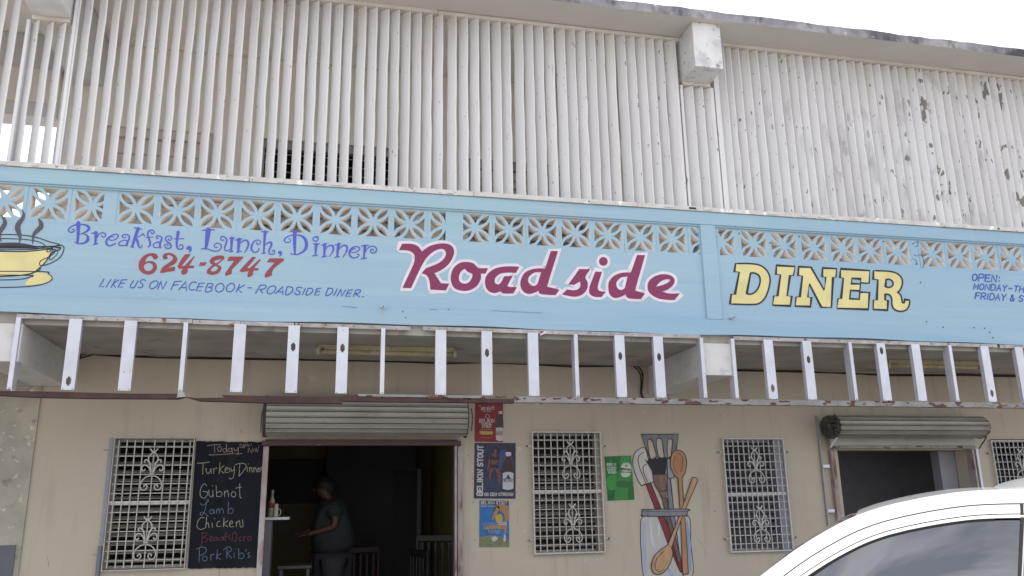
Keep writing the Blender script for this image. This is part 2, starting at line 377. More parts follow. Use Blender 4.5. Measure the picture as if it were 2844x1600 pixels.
def louvres(mb, x0, x1, z0, z1, y, n, tilt, w, m=0):
    for i in range(n):
        z = z0+(i+.5)*(z1-z0)/n; c, s = math.cos(tilt)*w/2, math.sin(tilt)*w/2
        mb.add([(x0, y+c, z+s), (x1, y+c, z+s), (x1, y-c, z-s), (x0, y-c, z-s), (x0, y+c, z+s+.006), (x1, y+c, z+s+.006), (x1, y-c, z-s+.006), (x0, y-c, z-s+.006)],
               [(0, 1, 2, 3), (7, 6, 5, 4), (0, 4, 5, 1), (2, 6, 7, 3), (0, 3, 7, 4), (1, 5, 6, 2)], m)
def blades(par, x0, x1, z0, z1, y, n, tilt, w, m, name='louvre_blade'):
    b = MB(); louvres(b, -(x1-x0)/2, (x1-x0)/2, -.003, .003, 0, 1, tilt, w); me = b.mesh(name, m)
    for i in range(n):
        o = bpy.data.objects.new(name, me); COL.objects.link(o); o.parent = par
        o.location = ((x0+x1)/2, y, z0+(i+.5)*(z1-z0)/n); o.rotation_euler[0] = random.uniform(-.05, .05)
stalks = MB(); random.seed(9)
for px, py in ((1822, 6), (1815, 8), (2399, 73), (2815, 128), (2380, 70)):
    p = at(px, py, 6.5); h = random.uniform(.03, .05); stalks.tube([p+Vector((0, 0, -.04)), p+Vector((.004, 0, h*.4)), p+Vector((random.uniform(-.012, .012), 0, h))], .0015, 4)
o = part('weed_stalks', stalks, flat('dry_weed', (.20, .18, .10)), building); o['kind'] = 'stuff'
# ground-floor louvre windows, set back in their openings
for k, (a, b, c, d) in enumerate(WIN):
    mb = MB(); zm = (c+d)/2-.01; t = .028
    for (p, q, r, s) in ((a, a+t, c, d), (b-t, b, c, d), (a+t, b-t, c, c+t), (a+t, b-t, d-t, d), (a+t, b-t, zm-t/2, zm+t/2)): mb.box(p+.001, q-.001, 8.115, 8.165, r+.001, s-.001)
    w = part('louvre_window', mb, m_frame, building)
    if k == 0:
        rv = MB(); rv.box(a-.034, a-.001, 7.988, 7.998, c+.22, d); sub('window_reveal', rv, m_reveal[1], w)
    if k in (1, 2, 3):
        v = .045 if k == 1 else .09; rv = MB(); rv.box(b-v, b-.001, 8.02, 8.113, c+.001, d-.001); sub('window_reveal', rv, m_reveal[0 if k == 1 else 1], w)
    blades(w, a+t, b-t, zm+t/2, d-t, 8.13, 7, .42, .060, m_blade if k < 2 else m_blade_dark); blades(w, a+t, b-t, c+t, zm-t/2, 8.13, 7, .42, .060, m_blade if k < 2 else m_blade_dark)
# upper windows seen between the slats
for k, (a, b, c, d) in enumerate(UW):
    mb = MB(); t = .05
    for (p, q, r, s) in ((a, a+t, c, d), (b-t, b, c, d), (a+t, b-t, c, c+t), (a+t, b-t, d-t-.04, d)): mb.box(p+.001, q-.001, 8.03, 8.10, r+.001, s-.001)
    w = part('upper_window', mb, m_pink if k == 0 else m_frame, building, ['closed cream shutter window behind the slats', 'dark open louvre window behind the slats', 'closed grey louvre window behind the slats'][k])
    if k == 0:
        for z0 in (c+t, c+t+.25, c+t+.5, c+t+.75):
            p = MB(); p.box(a+t+.002, b-t-.002, 8.07, 8.09, z0+.004, min(z0+.246, d-t-.042)); sub('shutter_panel', p, m_pink, w)
    elif k == 1:
        blades(w, a+t, b-t, 4.58, d-t-.04, 8.07, 5, .25, .085, m_blade_up); blades(w, a+t, b-t, c+t, 4.57, 8.07, 4, 1.25, .11, m_blade_closed)
    else: blades(w, a+t, b-t, c+t, d-t-.04, 8.07, 9, 1.25, .115, m_blade_closed)

zw = Zoom(0, 1100, 2.898); zv = Zoom(250, 1100, 2.898); mb = MB()
for Z, pts, wd in ((zw, [(396, 1328), (390, 1350), (393, 1372)], 3), (zw, [(380, 1290), (386, 1330)], 1.5), (zw, [(835, 430), (860, 436), (880, 428)], 5), (zw, [(745, 1275), (775, 1282), (790, 1276)], 4), (zw, [(655, 700), (668, 712)], 2), (zw, [(335, 180), (340, 196)], 2),
                   (zv, [(1215, 272), (1216, 298)], 4), (zv, [(1040, 1392), (1042, 1449)], 3), (zv, [(1318, 1400), (1320, 1420)], 3), (zv, [(960, 250), (975, 270)], 1.5), (Zoom(1280, 1100, 3.22), [(1130, 250), (1180, 300), (1190, 330)], 1.5), (Zoom(1280, 1100, 3.22), [(520, 1000), (505, 1080), (512, 1150)], 1.5),
                   (Zoom(1640, 1170, 3.37), [(1100, 620), (1120, 700), (1112, 760)], 1.6), (Zoom(1640, 1170, 3.37), [(1000, 1100), (1060, 1180), (1080, 1290)], 1.6)): stroke(mb, Z, 7.9985, pts, wd)
for px, py in ((80, 1290), (395, 1160), (1300, 1265), (1315, 1395), (1318, 1500), (1240, 1130), (1312, 1330), (2000, 1155), (1985, 1420)): dot(mb, lambda a_, b_, Y_: at(a_, b_, Y_), 7.9982, px, py, 1.8, 8)
part('cracks_and_scuffs', mb, flat('wall_scuff', (.17, .145, .12), .9), building)
# ------------------------------------------------------------------ the rooms behind
mb = MB()
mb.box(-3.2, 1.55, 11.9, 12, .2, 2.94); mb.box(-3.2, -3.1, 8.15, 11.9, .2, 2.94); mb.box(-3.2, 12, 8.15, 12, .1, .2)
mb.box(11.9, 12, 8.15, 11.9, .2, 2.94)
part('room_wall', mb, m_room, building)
mb = MB(); mb.box(1.72, 11.9, 9.6, 9.7, .2, 2.94); part('haze_toned_room_wall', mb, flat('painted_haze_grey', (.20, .20, .225), .8), building)  # set close and paler, its grey stands in for flare haze in the doorway
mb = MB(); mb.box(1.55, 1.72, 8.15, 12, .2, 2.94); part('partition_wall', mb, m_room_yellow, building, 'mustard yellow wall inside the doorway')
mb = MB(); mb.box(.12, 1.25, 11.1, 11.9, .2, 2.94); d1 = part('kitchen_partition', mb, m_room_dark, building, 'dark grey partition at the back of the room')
# room details placed by their rays
zd = Zoom(700, 1100, 2.898)
p0, p1 = zd(1140, 600, 11.07), zd(1330, 600, 11.07)
mb = MB(); mb.box(p0.x, p1.x, 11.08, 11.099, .2, p0.z); sub('doorway', mb, flat('doorway_painted_dark', (.008, .008, .012)), d1)  # black sheet painted in for the dark of the opening
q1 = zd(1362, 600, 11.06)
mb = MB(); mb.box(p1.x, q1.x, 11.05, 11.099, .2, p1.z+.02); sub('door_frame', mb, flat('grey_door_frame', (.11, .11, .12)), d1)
p0, p1, p2 = zd(150, 510, 11.85), zd(665, 515, 11.85), zd(150, 870, 11.85)
wallboard = thing('wall_board', 'large black board on the back wall of the dim room', 'board', ((p0.x+p1.x)/2, 11.85, p2.z))
mb = MB(); mb.box(p0.x, p1.x, 11.84, 11.899, p2.z, p0.z); part('panel', mb, flat('board_black', (.010, .011, .022)), wallboard)
mb = MB(); mb.box(p0.x-.03, p1.x+.03, 11.83, 11.899, p2.z-.03, p2.z-.001); part('ledge', mb, m_room, wallboard)

# ------------------------------------------------------------------ blue parapet with breeze blocks
par = thing('parapet_wall', 'light blue balcony parapet with breeze blocks and painted diner sign lettering', 'wall', (2.2, YB, 3.0))
YP = 6.722                           # recessed panel face
ZB0, ZB1 = 3.735, 4.032
mb = MB()
def bump_box(x0, x1, y0, y1, z0, z1): mb.box(x0, x1, y0, y1, z0, z1)
# wavy bottom edge
n = 120
for i in range(n):
    a, b = -8+20*i/n, -8+20*(i+1)/n
    za, zb = [3.008+.006*math.sin(t*1.7)+.004*math.sin(t*5.3+1) for t in (a, b)]
    mb.add([(a, YB, za), (b, YB, zb), (b, YB, 3.145), (a, YB, 3.145), (a, YB+.16, za), (b, YB+.16, zb), (b, YB+.16, 3.145), (a, YB+.16, 3.145)],
           [(0, 1, 2, 3), (0, 4, 5, 1), (3, 2, 6, 7)])
part('parapet_base', mb, m_blue, par)
mb = MB(); mb.box(-8, 12, YP, YP+.13, 3.13, ZB0); part('sign_panel', mb, m_blue, par)
mb = MB(); mb.box(-8, 12, YB, YB+.17, 4.035, 4.16); mb.box(-8, 12, YB+.008, YB+.17, 4.02, 4.035)
part('parapet_cap', mb, m_blue, par, bevel=.006)
mb = MB()
for a, b in ((3.322, 3.487),): mb.box(a+.012, b-.005, YB, YB+.15, 3.147, 4.033)
part('pillar', mb, m_blue, par, bevel=.004)
mb = MB()
for a, b in ((-1.712, -1.613), (.988, 1.098), (3.322, 3.487), (5.545, 5.63), (-4.6, -4.5)): mb.box(a, b, YP-.001, YP+.125, ZB0, 4.034)
part('block_pier', mb, m_blue, par)
# the decorative block
def block_mesh():
    loops = [[(-1, -1), (1, -1), (1, 1), (-1, 1)]]
    R_ = .845
    for sx, sy in ((1, 1), (-1, 1), (-1, -1), (1, -1)):
        a, b = (.17, .17), (R_*.97, R_*.97); pts = []
        for k in range(9):
            t = k/8; w = .108*math.sin(math.pi*t)**.8; pts.append((a[0]+(b[0]-a[0])*t-w, a[1]+(b[1]-a[1])*t+w))
        for k in range(7, 0, -1):
            t = k/8; w = .108*math.sin(math.pi*t)**.8; pts.append((a[0]+(b[0]-a[0])*t+w, a[1]+(b[1]-a[1])*t-w))
        loops.append([(x*sx, y*sy) for x, y in pts])
    for ang in range(4):
        pts = [(-.42, R_), (.42, R_)]
        for k in range(1, 6):
            t = k/6; pts.append(((.42)*(1-t)**1.6, R_+(.2-R_)*t))
        pts.append((0, .19))
        for k in range(5, 0, -1):
            t = k/6; pts.append((-(.42)*(1-t)**1.6, R_+(.2-R_)*t))
        c, s = round(math.cos(ang*math.pi/2)), round(math.sin(ang*math.pi/2))
        loops.append([(x*c-y*s, x*s+y*c) for x, y in pts])
    mb = MB(); hx, hz, dp = .1515, (ZB1-ZB0)/2+.001, .095
    V = [(p[0]*hx, p[1]*hz) for l in loops for p in l]
    P, tri = tri2d([[(p[0]*hx, p[1]*hz) for p in l] for l in loops])
    mb.add([(x, 0, z) for x, z in P], tri, 0)
    mb.add([(x, dp, z) for x, z in P], tri, 1)
    o = 0
    for li, l in enumerate(loops):
        k = len(l)
        mb.add([(V[o+i][0], 0, V[o+i][1]) for i in range(k)]+[(V[o+i][0], dp, V[o+i][1]) for i in range(k)], [(i, (i+1) % k, (i+1) % k+k, i+k) for i in range(k)], 1 if li else 0)
        o += k
    me = mb.mesh('breeze_block', [m_blue, m_raw]); return me
bm_ = block_mesh()
BX = [-4.30, -4.0, -3.69, -3.38, -3.07, -2.74, -2.408, -2.097, -1.790, -1.471, -1.166, -.864, -.551, -.244, .070, .377, .681, .988, 1.245, 1.545, 1.843, 2.146, 2.448, 2.752, 3.060, 3.370,
      3.545, 3.871, 4.181, 4.492, 4.802, 5.100, 5.398, 5.787, 6.093, 6.397, 6.705, 7.01, 7.32, 7.62, 7.93]
mbj = MB()
for i, x in enumerate(BX):
    o = link('breeze_block', bm_, par, loc=(x, YP+random.uniform(0, .003), (ZB0+ZB1)/2)); o.rotation_euler[1] = random.uniform(-.012, .012)
    if i+1 < len(BX) and BX[i+1]-x > .304 and BX[i+1]-x < .36: mbj.box(x+.15, BX[i+1]-.15, YP+.003, YP+.11, ZB0, 4.034)
part('mortar_joint', mbj, m_blue, par)
# old conduit stubs and screw holes
for (px, py) in ((1061, 853), (2031, 883)):
    p = at(px, py, YB); mb = MB(); mb.tube([p+Vector((0, .02, 0)), p+Vector((.006, -.045, -.004))], .011, 10); mb.tube([p+Vector((.006, -.046, -.004)), p+Vector((.006, -.05, -.004))], .006, 8, mi=1)
    part('conduit_stub', mb, [m_galv, m_hole], par)
mb = MB(); z2 = Zoom(1894, 534, 2.7116)
for (x, y) in ((1797, 680), (1770, 540), (1842, 976), (1968, 1016), (2200, 1020), (2278, 1024), (2318, 1055), (2342, 1096), (432, 310), (666, 380), (884, 333), (1518, 370), (1740, 388), (1930, 310)): dot(mb, z2, YP-.003 if y < 900 else YB-.002, x, y, 5)
z1 = Zoom(950, 534, 2.7116)
for (x, y) in ((480, 945), (457, 898), (803, 883)): dot(mb, z1, YB-.002, x, y, 4.5)
for pts in ([(1130, 890), (1230, 898), (1330, 902), (1400, 906), (1510, 910)], [(660, 882), (720, 886)], [(0, 858), (110, 870)]): stroke(mb, z1, YB-.002, pts, 2.2)
for pts in ([(1745, 470), (1770, 480), (1800, 470), (1818, 500), (1822, 540), (1815, 572)], [(1750, 380), (1780, 372), (1775, 400), (1755, 410)], [(1740, 500), (1770, 520), (1760, 545)]): stroke(mb, z2, YP-.003, pts, 3)
part('nail_holes_and_cracks', mb, m_hole, par)
# sill board on top of the parapet
random.seed(5); x = -8.0; k = 0
while x < 12:
    w = random.uniform(1.1, 1.9); mb = MB(); dz = random.uniform(-.004, .004)
    mb.box(x+.002, x+w-.002, YB-.012+random.uniform(-.004, .004), YB+.19, 4.162, 4.203+dz)
    for j in range(5):
        a = x+random.uniform(.05, w-.2); mb.box(a, a+random.uniform(.02, .1), YB-.018, YB-.003, 4.168+random.uniform(0, .006), 4.182+random.uniform(0, .010))
    part('sill_board', mb, m_sill, par); x += w

# ------------------------------------------------------------------ white vertical slat screen
scr = thing('slat_screen', 'screen of white upright wooden slats with peeling paint between parapet and roof', 'screen', (2.2, 6.83, 4.2))
YS = 6.815
z1u = [600, 697, 805, 905, 1000, 1100, 1190, 1280, 1375, 1470, 1560, 1650, 1740, 1840, 1950, 2040, 2130, 2215, 2318, 2400, 2490]
z2u = [80, 178, 262, 345, 430, 510, 593, 672, 753, 853, 940, 1020, 1105, 1185, 1257, 1350, 1430, 1505, 1583, 1665, 1740, 1815, 1890, 1960, 2035, 2120, 2193, 2265, 2335, 2405, 2480]
z3u = [305, 355, 420, 490, 560, 635, 708, 775, 840, 900, 965, 1028, 1095, 1162, 1225, 1290, 1355, 1422, 1484, 1553, 1612, 1672, 1740, 1802, 1862, 1925, 1990, 2055, 2117]
SX = [at(z/2.7116, 2, YS).x for z in z1u]; SX.append(at(950-.5, 8, YS).x-.0)
SX += [at(950+z/2.7116, (z*.1+30)/2.7116, YS).x for z in z2u]
S3 = [at(1894+z/2.7116, (350+(z-300)*.13)/2.7116, YS).x for z in z3u]
while S3[-1] < 9.0: S3.append(S3[-1]+.1+random.uniform(-.006, .006))
SL = [SX[0]-.1*(i+1) for i in range(0)]
def slat_mesh(h, seed):
    r = random.Random(seed); mb = MB(); t = .012; wx, wy = .065, .058
    nseg = 9; L_ = math.hypot(wx, wy); nx, ny = -wy/L_*t, wx/L_*t      # thickness direction
    rows = []
    for i in range(nseg+1):
        z = h*i/nseg; j = r.uniform(-.0015, .0015); bow = .004*math.sin(math.pi*i/nseg)*r.uniform(-1, 1)
        rows.append([(j+bow, 0, z), (-wx+j+bow, wy, z), (-wx+j+bow+t, wy+.004, z), (j+bow+t, .001, z)])
    vs = [p for q in rows for p in q]; fs = []
    for i in range(nseg):
        for k in range(4): fs.append((i*4+k, i*4+(k+1) % 4, (i+1)*4+(k+1) % 4, (i+1)*4+k))
    fs += [(3, 2, 1, 0), (nseg*4, nseg*4+1, nseg*4+2, nseg*4+3)]
    mb.add(vs, fs); return mb.mesh('slat', m_slat)
tall = [slat_mesh(1.775, i) for i in range(7)]; short = [slat_mesh(1.30, 50+i) for i in range(3)]
random.seed(11)
def slats(xs, meshes):
    for i, x in enumerate(xs):
        o = link('slat', meshes[i % len(meshes)], scr, loc=(x, YS+random.uniform(-.003, .003), 4.204))
        o.rotation_euler = (random.uniform(-.002, .002), random.uniform(-.0022, .0022), random.uniform(-.032, .032))
slats(SX, tall); slats(S3, tall)
slats([-2.55-.1*i+random.uniform(-.005, .005) for i in range(40)], tall)
slats([-2.385, -2.28, -2.185], short)
zz = Zoom(1894, 0, 2.7116); slats([zz(75, 640, YS).x, zz(148, 650, YS).x, zz(213, 650, YS).x], short)
for a, b, z1_, z0_ in ((-8, -2.44, 6.018, 5.983), (-2.14, .92, 6.018, 5.983), (.923, 3.318, 6.012, 5.978), (3.615, 6.4, 6.018, 5.983), (6.403, 9, 6.014, 5.98), (-2.434, -2.15, 5.543, 5.508), (3.325, 3.61, 5.543, 5.508)):
    mb = MB(); mb.box(a, b, 6.808, 6.92, z0_, z1_); part('top_trim', mb, m_trim, scr)
for x, w in ((3.245, .03), (3.29, .028), (3.612, .03), (3.655, .05), (-2.125, .025), (-2.47, .025)):
    mb = MB(); mb.box(x, x+w, YS-.004, YS+.085, 4.204, 5.981 if (x < 3.28 and x > -2.2) or x > 3.65 else 5.50); part('screen_post', mb, m_slat, scr)

# ------------------------------------------------------------------ steel stud frame hanging from the parapet
fr = thing('canopy_frame', 'unfinished metal stud frame hanging below the blue parapet with a rusty bottom rail', 'frame', (2.2, 6.7, 2.4))
random.seed(2)
TR = [(-2.205, -.98), (-.975, -.22), (-.21, .70), (.80, 1.9), (1.903, 3.25), (3.565, 5.2), (5.203, 6.33), (6.36, 8.9)]
for a, b in TR:
    mb = MB(); dz = random.uniform(-.003, .003); mb.box(a, b, 6.690, 6.693, 2.963+dz, 2.995+dz); mb.box(a, b, 6.693, 6.79, 2.992+dz, 2.995+dz); mb.box(a, b, 6.788, 6.79, 2.955+dz, 2.991+dz)
    o = part('top_track', mb, m_track, fr)
    mb = MB(); x = a+.05
    while x < b: dot(mb, lambda p, q, y: Vector((p, y, q)), 6.6885, x, 2.978+random.uniform(-.006, .006), .004, 6); x += random.uniform(.12, .3)
    sub('screw', mb, m_hole, o)
ST = [(-2.204, 'n', None), (-1.845, 'w', 2.505), (-1.461, 'w', None), (-1.04, 'n', None), (-.668, 'w', None), (-.262, 'w', 2.80), (.117, 'w', 2.80), (.463, 'l', None), (.903, 'w', None), (1.286, 'w', 2.79), (1.68, 'w', None),
      (2.083, 'l', None), (2.446, 'w', 2.79), (2.80, 'w', 2.79), (3.236, 'l', None), (3.535, 'l', None), (3.855, 'w', None), (4.239, 'w', None), (4.71, 'l', None), (5.002, 'w', 2.90), (5.372, 'w', None), (5.776, 'l', None), (6.131, 'w', None), (6.519, 'w', None), (6.92, 'w', None), (7.32, 'w', None), (7.7, 'w', None)]
HOLE = {17: 2.80, 16: 2.535, 22: 2.52}
def hole_outline(cx, cz): return [(cx+a*.017, cz+b*.034) for a, b in ((-.5, 1), (.5, 1), (.5, .65), (1, .65), (1, -.65), (.5, -.65), (.5, -1), (-.5, -1), (-.5, -.65), (-1, -.65), (-1, .65), (-.5, .65))]
for i, (x, kind, hz) in enumerate(ST):
    hz = HOLE.get(i, hz); mb = MB(); w = .088 if kind == 'w' else .032; y0 = 6.683; z0, z1 = 2.440, 2.972
    if kind == 'w':        # web faces the street: thin channel with flanges going back
        outer = [(x, z0), (x+w, z0), (x+w, z1), (x, z1)]; loops = [outer]+([hole_outline(x+w/2, hz)] if hz else [])
        V, tri = tri2d(loops)
        mb.add([(a, y0, b) for a, b in V], tri)
        mb.box(x, x+.0015, y0+.0005, y0+.045, z0, z1); mb.box(x+w-.0015, x+w, y0+.0005, y0+.045, z0, z1)
    else:                  # flange faces the street, web runs back
        mb.box(x, x+w, y0, y0+.0015, z0, z1)
        xx = x if kind == 'l' else x+w-.0015
        mb.box(xx, xx+.0015, y0+.0016, y0+.088, z0, z1); mb.box(x, x+w, y0+.0885, y0+.09, z0, z1)
    for dx in (.012, w-.012): dot(mb, lambda p, q, y: Vector((p, y, q)), y0-.0012, x+dx, z0+.008, .0035, 6)
    mb.m[-2:] = [1, 1]
    o = part('stud', mb, [m_galv, m_hole], fr); o['_k'] = kind
    del o['_k']
# bottom rail: rusty angle iron, bent and torn at one stud, grey and peeling further right
def railpoly(pts, y0, y1, m, label=None):
    mb = MB(); mb.prism_y(pts, y0, y1); return part('bottom_rail', mb, m, fr, label)
zr = Zoom(0, 850, 2.7116)
def P_(x, y): p = zr(x, y, 6.69); return (p.x, p.z)
railpoly([P_(-400, 665), (P_(0, 675)), P_(250, 688), P_(700, 697), P_(1335, 700), P_(1400, 685), P_(1385, 660), P_(1335, 662), P_(980, 662), P_(450, 648), P_(0, 640), P_(-400, 632)], 6.672, 6.735, m_rust, 'rust-brown rail, bent at its torn right end')
railpoly([P_(1402, 686), P_(1500, 715), P_(2000, 730), P_(2576, 735), P_(2576, 690), P_(2000, 679), P_(1670, 672), P_(1690, 690), P_(1480, 696)], 6.674, 6.735, m_rust, 'rust-brown rail sagging below the studs')
pR = P_(2576, 690)[0]
railpoly([(pR+.002, 2.378), (1.55, 2.380), (1.55, 2.412), (.30, 2.416), (.28, 2.426), (pR+.002, 2.422)], 6.674, 6.735, m_rust)
railpoly([(.302, 2.418), (1.3, 2.414), (1.3, 2.434), (.28, 2.436)], 6.668, 6.73, m_railp)
railpoly([(1.552, 2.385), (8.9, 2.385), (8.9, 2.432), (1.552, 2.432)], 6.672, 6.735, m_railp, 'grey rail with peeling rusty paint')
railpoly([(-8, 2.395), (P_(-400, 665)[0]-.002, 2.385), (P_(-400, 632)[0]-.002, 2.41), (-8, 2.43)], 6.672, 6.735, m_railp)
mb = MB()
for k in range(34):
    x = random.uniform(1.6, 7) if k > 12 else random.uniform(.3, 1.5); w = random.uniform(.02, .14); z = 2.405+random.uniform(0, .02)
    mb.prism_y([(x, z), (x+w*.3, z-.006), (x+w, z+.002), (x+w*.8, z+.010), (x+w*.4, z+.006), (x+.1*w, z+.012)], 6.6695, 6.6712)
o = part('rust_flakes', mb, flat('red_rust', (.085, .032, .026)), fr); o['kind'] = 'stuff'
mb = MB(); z5 = Zoom(2444, 880, 5.175)
mb.tube([z5(1570, 1235, 6.66), z5(1600, 1262, 6.655), z5(1650, 1310, 6.65), z5(1700, 1345, 6.65), z5(1752, 1378, 6.65)], .0016, 4)
mb.tube([z5(1545, 1240, 6.66), z5(1590, 1245, 6.66)], .002, 4); part('loose_string', mb, flat('pale_string', (.6, .57, .45)), fr)
mb = MB(); p = zr(1370, 670, 6.668); mb.hexa([(p.x-.035, 6.668, p.z-.02), (p.x+.03, 6.668, p.z-.012), (p.x+.03, 6.72, p.z-.012), (p.x-.035, 6.72, p.z-.02)], [(p.x-.03, 6.668, p.z+.022), (p.x+.012, 6.668, p.z+.018), (p.x+.012, 6.72, p.z+.018), (p.x-.03, 6.72, p.z+.022)])
part('bent_bracket', mb, m_track, fr)
mb = MB(); za = Zoom(950, 534, 2.7116); fill(mb, za, 6.685, [(1490, 1048, 1), (1545, 1050, 1), (1535, 1062, 1), (1492, 1080, 1)]); 
tp = part('torn_tape', mb, flat('torn_tape_white', (.6, .6, .62)), fr)
mb = MB(); fill(mb, za, 6.684, [(1490, 1046, 1), (1520, 1048, 1), (1510, 1060, 1), (1493, 1064, 1)]); sub('red_corner', mb, flat('tape_red', (.35, .05, .05)), tp)

mb = MB(); p = at(1504, 1121, 6.70); mb.lathe([(.001, -.012), (.008, -.008), (.010, 0), (.007, .012), (.002, .02)], p, 8); part('mud_nest', mb, flat('ochre_mud', (.28, .15, .05)), fr, smooth=True)
# ------------------------------------------------------------------ canopy lamps and cables
zl = Zoom(850, 880, 5.152)
def fixture(a, b, label):
    c = (a+b)/2; t = thing('tube_lamp', label, 'lamp', (c.x, c.y, 2.93), 'old tube lamps under the canopy')
    mb = MB(); mb.box(a.x, b.x, c.y-.03, c.y+.07, 2.885, 2.929); part('casing', mb, m_lampbody, t, bevel=.006)
    mb = MB(); mb.tube([(a.x+.03, c.y-.01, 2.868), (b.x-.03, c.y-.01, 2.868)], .024, 12); part('diffuser', mb, m_lampbody, t, smooth=True)
    for x in (a.x-.015, b.x-.01):
        mb = MB(); mb.box(x, x+.03, c.y-.035, c.y+.035, 2.842, 2.9); part('end_cap', mb, m_lampcap, t, bevel=.008)
    for f in (.2, .5, .8):
        x = a.x+(b.x-a.x)*f; mb = MB(); mb.box(x, x+.012, c.y-.034, c.y-.028, 2.88, 2.92); part('clip', mb, m_lampcap, t)
fixture(atz(850+170/5.152, 880+470/5.152, 2.88), atz(850+2110/5.152, 880+530/5.152, 2.88), 'long yellowed tube lamp under the canopy above the left doorway')
z5 = Zoom(2444, 880, 5.175)
fixture(atz(2444+90/5.175, 880+700/5.175, 2.87), atz(2444+1440/5.175, 880+720/5.175, 2.87), 'yellowed tube lamp under the canopy above the right doorway')
def cable(label, sets, Y=7.985):
    t = thing('cable', label, 'cable', (0, Y, 2.85), 'black cables along the canopy')
    for k, lst in enumerate(sets):
        pts = []
        for (Z, x, y) in lst: pts.append(Z(x, y, Y-.004*k))
        dense = []
        for i in range(len(pts)-1):
            for j in range(4):
                q = pts[i].lerp(pts[i+1], j/4); dense.append(q)
        dense.append(pts[-1]); mb = MB(); mb.tube(dense, .0066, 5); part('strand', mb, m_cable, t, smooth=True)
zb = Zoom(1650, 900, 5.152); z4 = Zoom(2094, 1000, 2.4147)
for k, (Z, x) in enumerate(()): pass
cable('pair of black cables along the canopy ceiling, dipping beside the middle beam', [
    [(zr, 590, 400), (zr, 610, 368), (zr, 680, 356), (zr, 800, 366), (zr, 900, 374), (zr, 1050, 377), (zr, 1190, 372), (zr, 1360, 380), (zr, 1750, 390), (zr, 2160, 396), (zr, 2530, 400), (zl, 430, 602), (zl, 1040, 622), (zl, 1840, 640), (zl, 2490, 652), (za, 1390, 1290), (za, 1730, 1303), (zb, 290, 588), (zb, 450, 578), (zb, 560, 585), (zb, 640, 615), (zb, 688, 680), (zb, 700, 760), (zb, 690, 850), (zb, 678, 980), (zb, 700, 1050), (zb, 760, 1095)],
    [(zr, 600, 395), (zr, 700, 366), (zr, 900, 380), (zr, 1050, 384), (zr, 1200, 390), (zr, 1400, 394), (zr, 1750, 400), (zr, 2160, 406), (zr, 2530, 410), (zl, 430, 626), (zl, 1040, 638), (zl, 1340, 648), (zl, 1840, 664), (zl, 2010, 672), (zl, 2490, 658), (za, 1390, 1296), (za, 1730, 1316), (zb, 290, 604), (zb, 450, 590), (zb, 560, 600), (zb, 620, 650), (zb, 665, 720), (zb, 675, 850), (zb, 665, 980), (zb, 688, 1055), (zb, 740, 1095)]])
cable('pair of black cables along the canopy ceiling right of the middle beam', [
    [(zb, 1980, 655), (zb, 2420, 663), (z4, 330, 75), (z4, 620, 92), (z4, 900, 97), (z4, 1270, 100), (z4, 1400, 94), (z4, 1600, 101), (z4, 1750, 104), (z4, 2000, 108)],
    [(zb, 1980, 668), (zb, 2420, 676), (z4, 330, 82), (z4, 620, 88), (z4, 900, 106), (z4, 1270, 106), (z4, 1400, 103), (z4, 1600, 110), (z4, 1750, 112), (z4, 2000, 116)]])
# ------------------------------------------------------------------ roller shutters
def shutter(name_label, x0, x1, ztop, zbot, depth, nslat, par_x0, par_x1, jl, jr, zhead, endcaps):
    t = thing('roller_shutter', name_label, 'shutter', ((x0+x1)/2, 8, 1.0))
    R_ = (ztop-zbot)/2; cz = (ztop+zbot)/2; cy = 7.99-depth/2
    prof = []
    for i in range(nslat+1):
        a = math.radians(105+ (255-105)*i/nslat)       # from top over the front to below
        prof.append((cy+math.cos(a)*depth/2*1.0, cz+math.sin(a)*R_))
    for i in range(nslat):
        (ya, za_), (yb, zb_) = prof[i], prof[i+1]; mb = MB()
        k = 8; V = []
        for u, b in ((0, -.012), (.03, .004), (.10, .008), (.45, .004), (.66, .004), (.72, .014), (.84, .016), (.93, .010), (.94, -.014)):
            y = ya+(yb-ya)*u-b*1.4; z = za_+(zb_-za_)*u
            V += [(x0, y, z), (x1, y, z)]
        mb.add(V, [(2*j, 2*j+1, 2*j+3, 2*j+2) for j in range(k)]); part('shutter_slat', mb, m_shut, t, smooth=False)
    for s, x in enumerate((x0, x1)):
        mb = MB(); pts = [(cy+math.cos(a*.5236)*depth*.5*(1+.06*random.uniform(-1, 1)), cz+math.sin(a*.5236)*R_*(1+.06*random.uniform(-1, 1))) for a in range(12)]
        e0, e1 = (x-.03, x+.012) if s == 0 else (x-.012, x+.012)
        V = [(e0, p[0], p[1]) for p in pts]+[(e1, p[0], p[1]) for p in pts]; n = 12
        mb.add(V, [tuple(range(n-1, -1, -1)), tuple(range(n, 2*n))]+[(i, (i+1) % n, (i+1) % n+n, i+n) for i in range(n)]); part('end_plate', mb, m_shut_dark, t)
    return t
random.seed(21)
s1 = shutter('grey roller shutter rolled up above the left doorway, close under the rail', -.452, 1.345, 2.565, 2.200, .30, 9, 0, 0, 0, 0, 0, 0)
mb = MB(); mb.box(-.49, 1.32, 7.93, 7.999, 2.128, 2.172); part('header', mb, m_header, s1, 'dark red bar under the rolled shutter', bevel=.004)
for x, w, d in ((-.476, .048, .025), (1.262, .014, .09), (1.29, .045, .05)):
    mb = MB(); mb.box(x, x+w, 7.999-d, 7.999, .2, 2.126); part('guide_rail', mb, m_jamb, s1, bevel=.003)
s2 = shutter('grey roller shutter with greasy black left end above the right doorway behind the car', 5.20, 6.99, 2.432, 2.192, .32, 6, 0, 0, 0, 0, 0, 0)
mb = MB(); p = at(2094+555/2.4147, 1000+430/2.4147, 7.66)
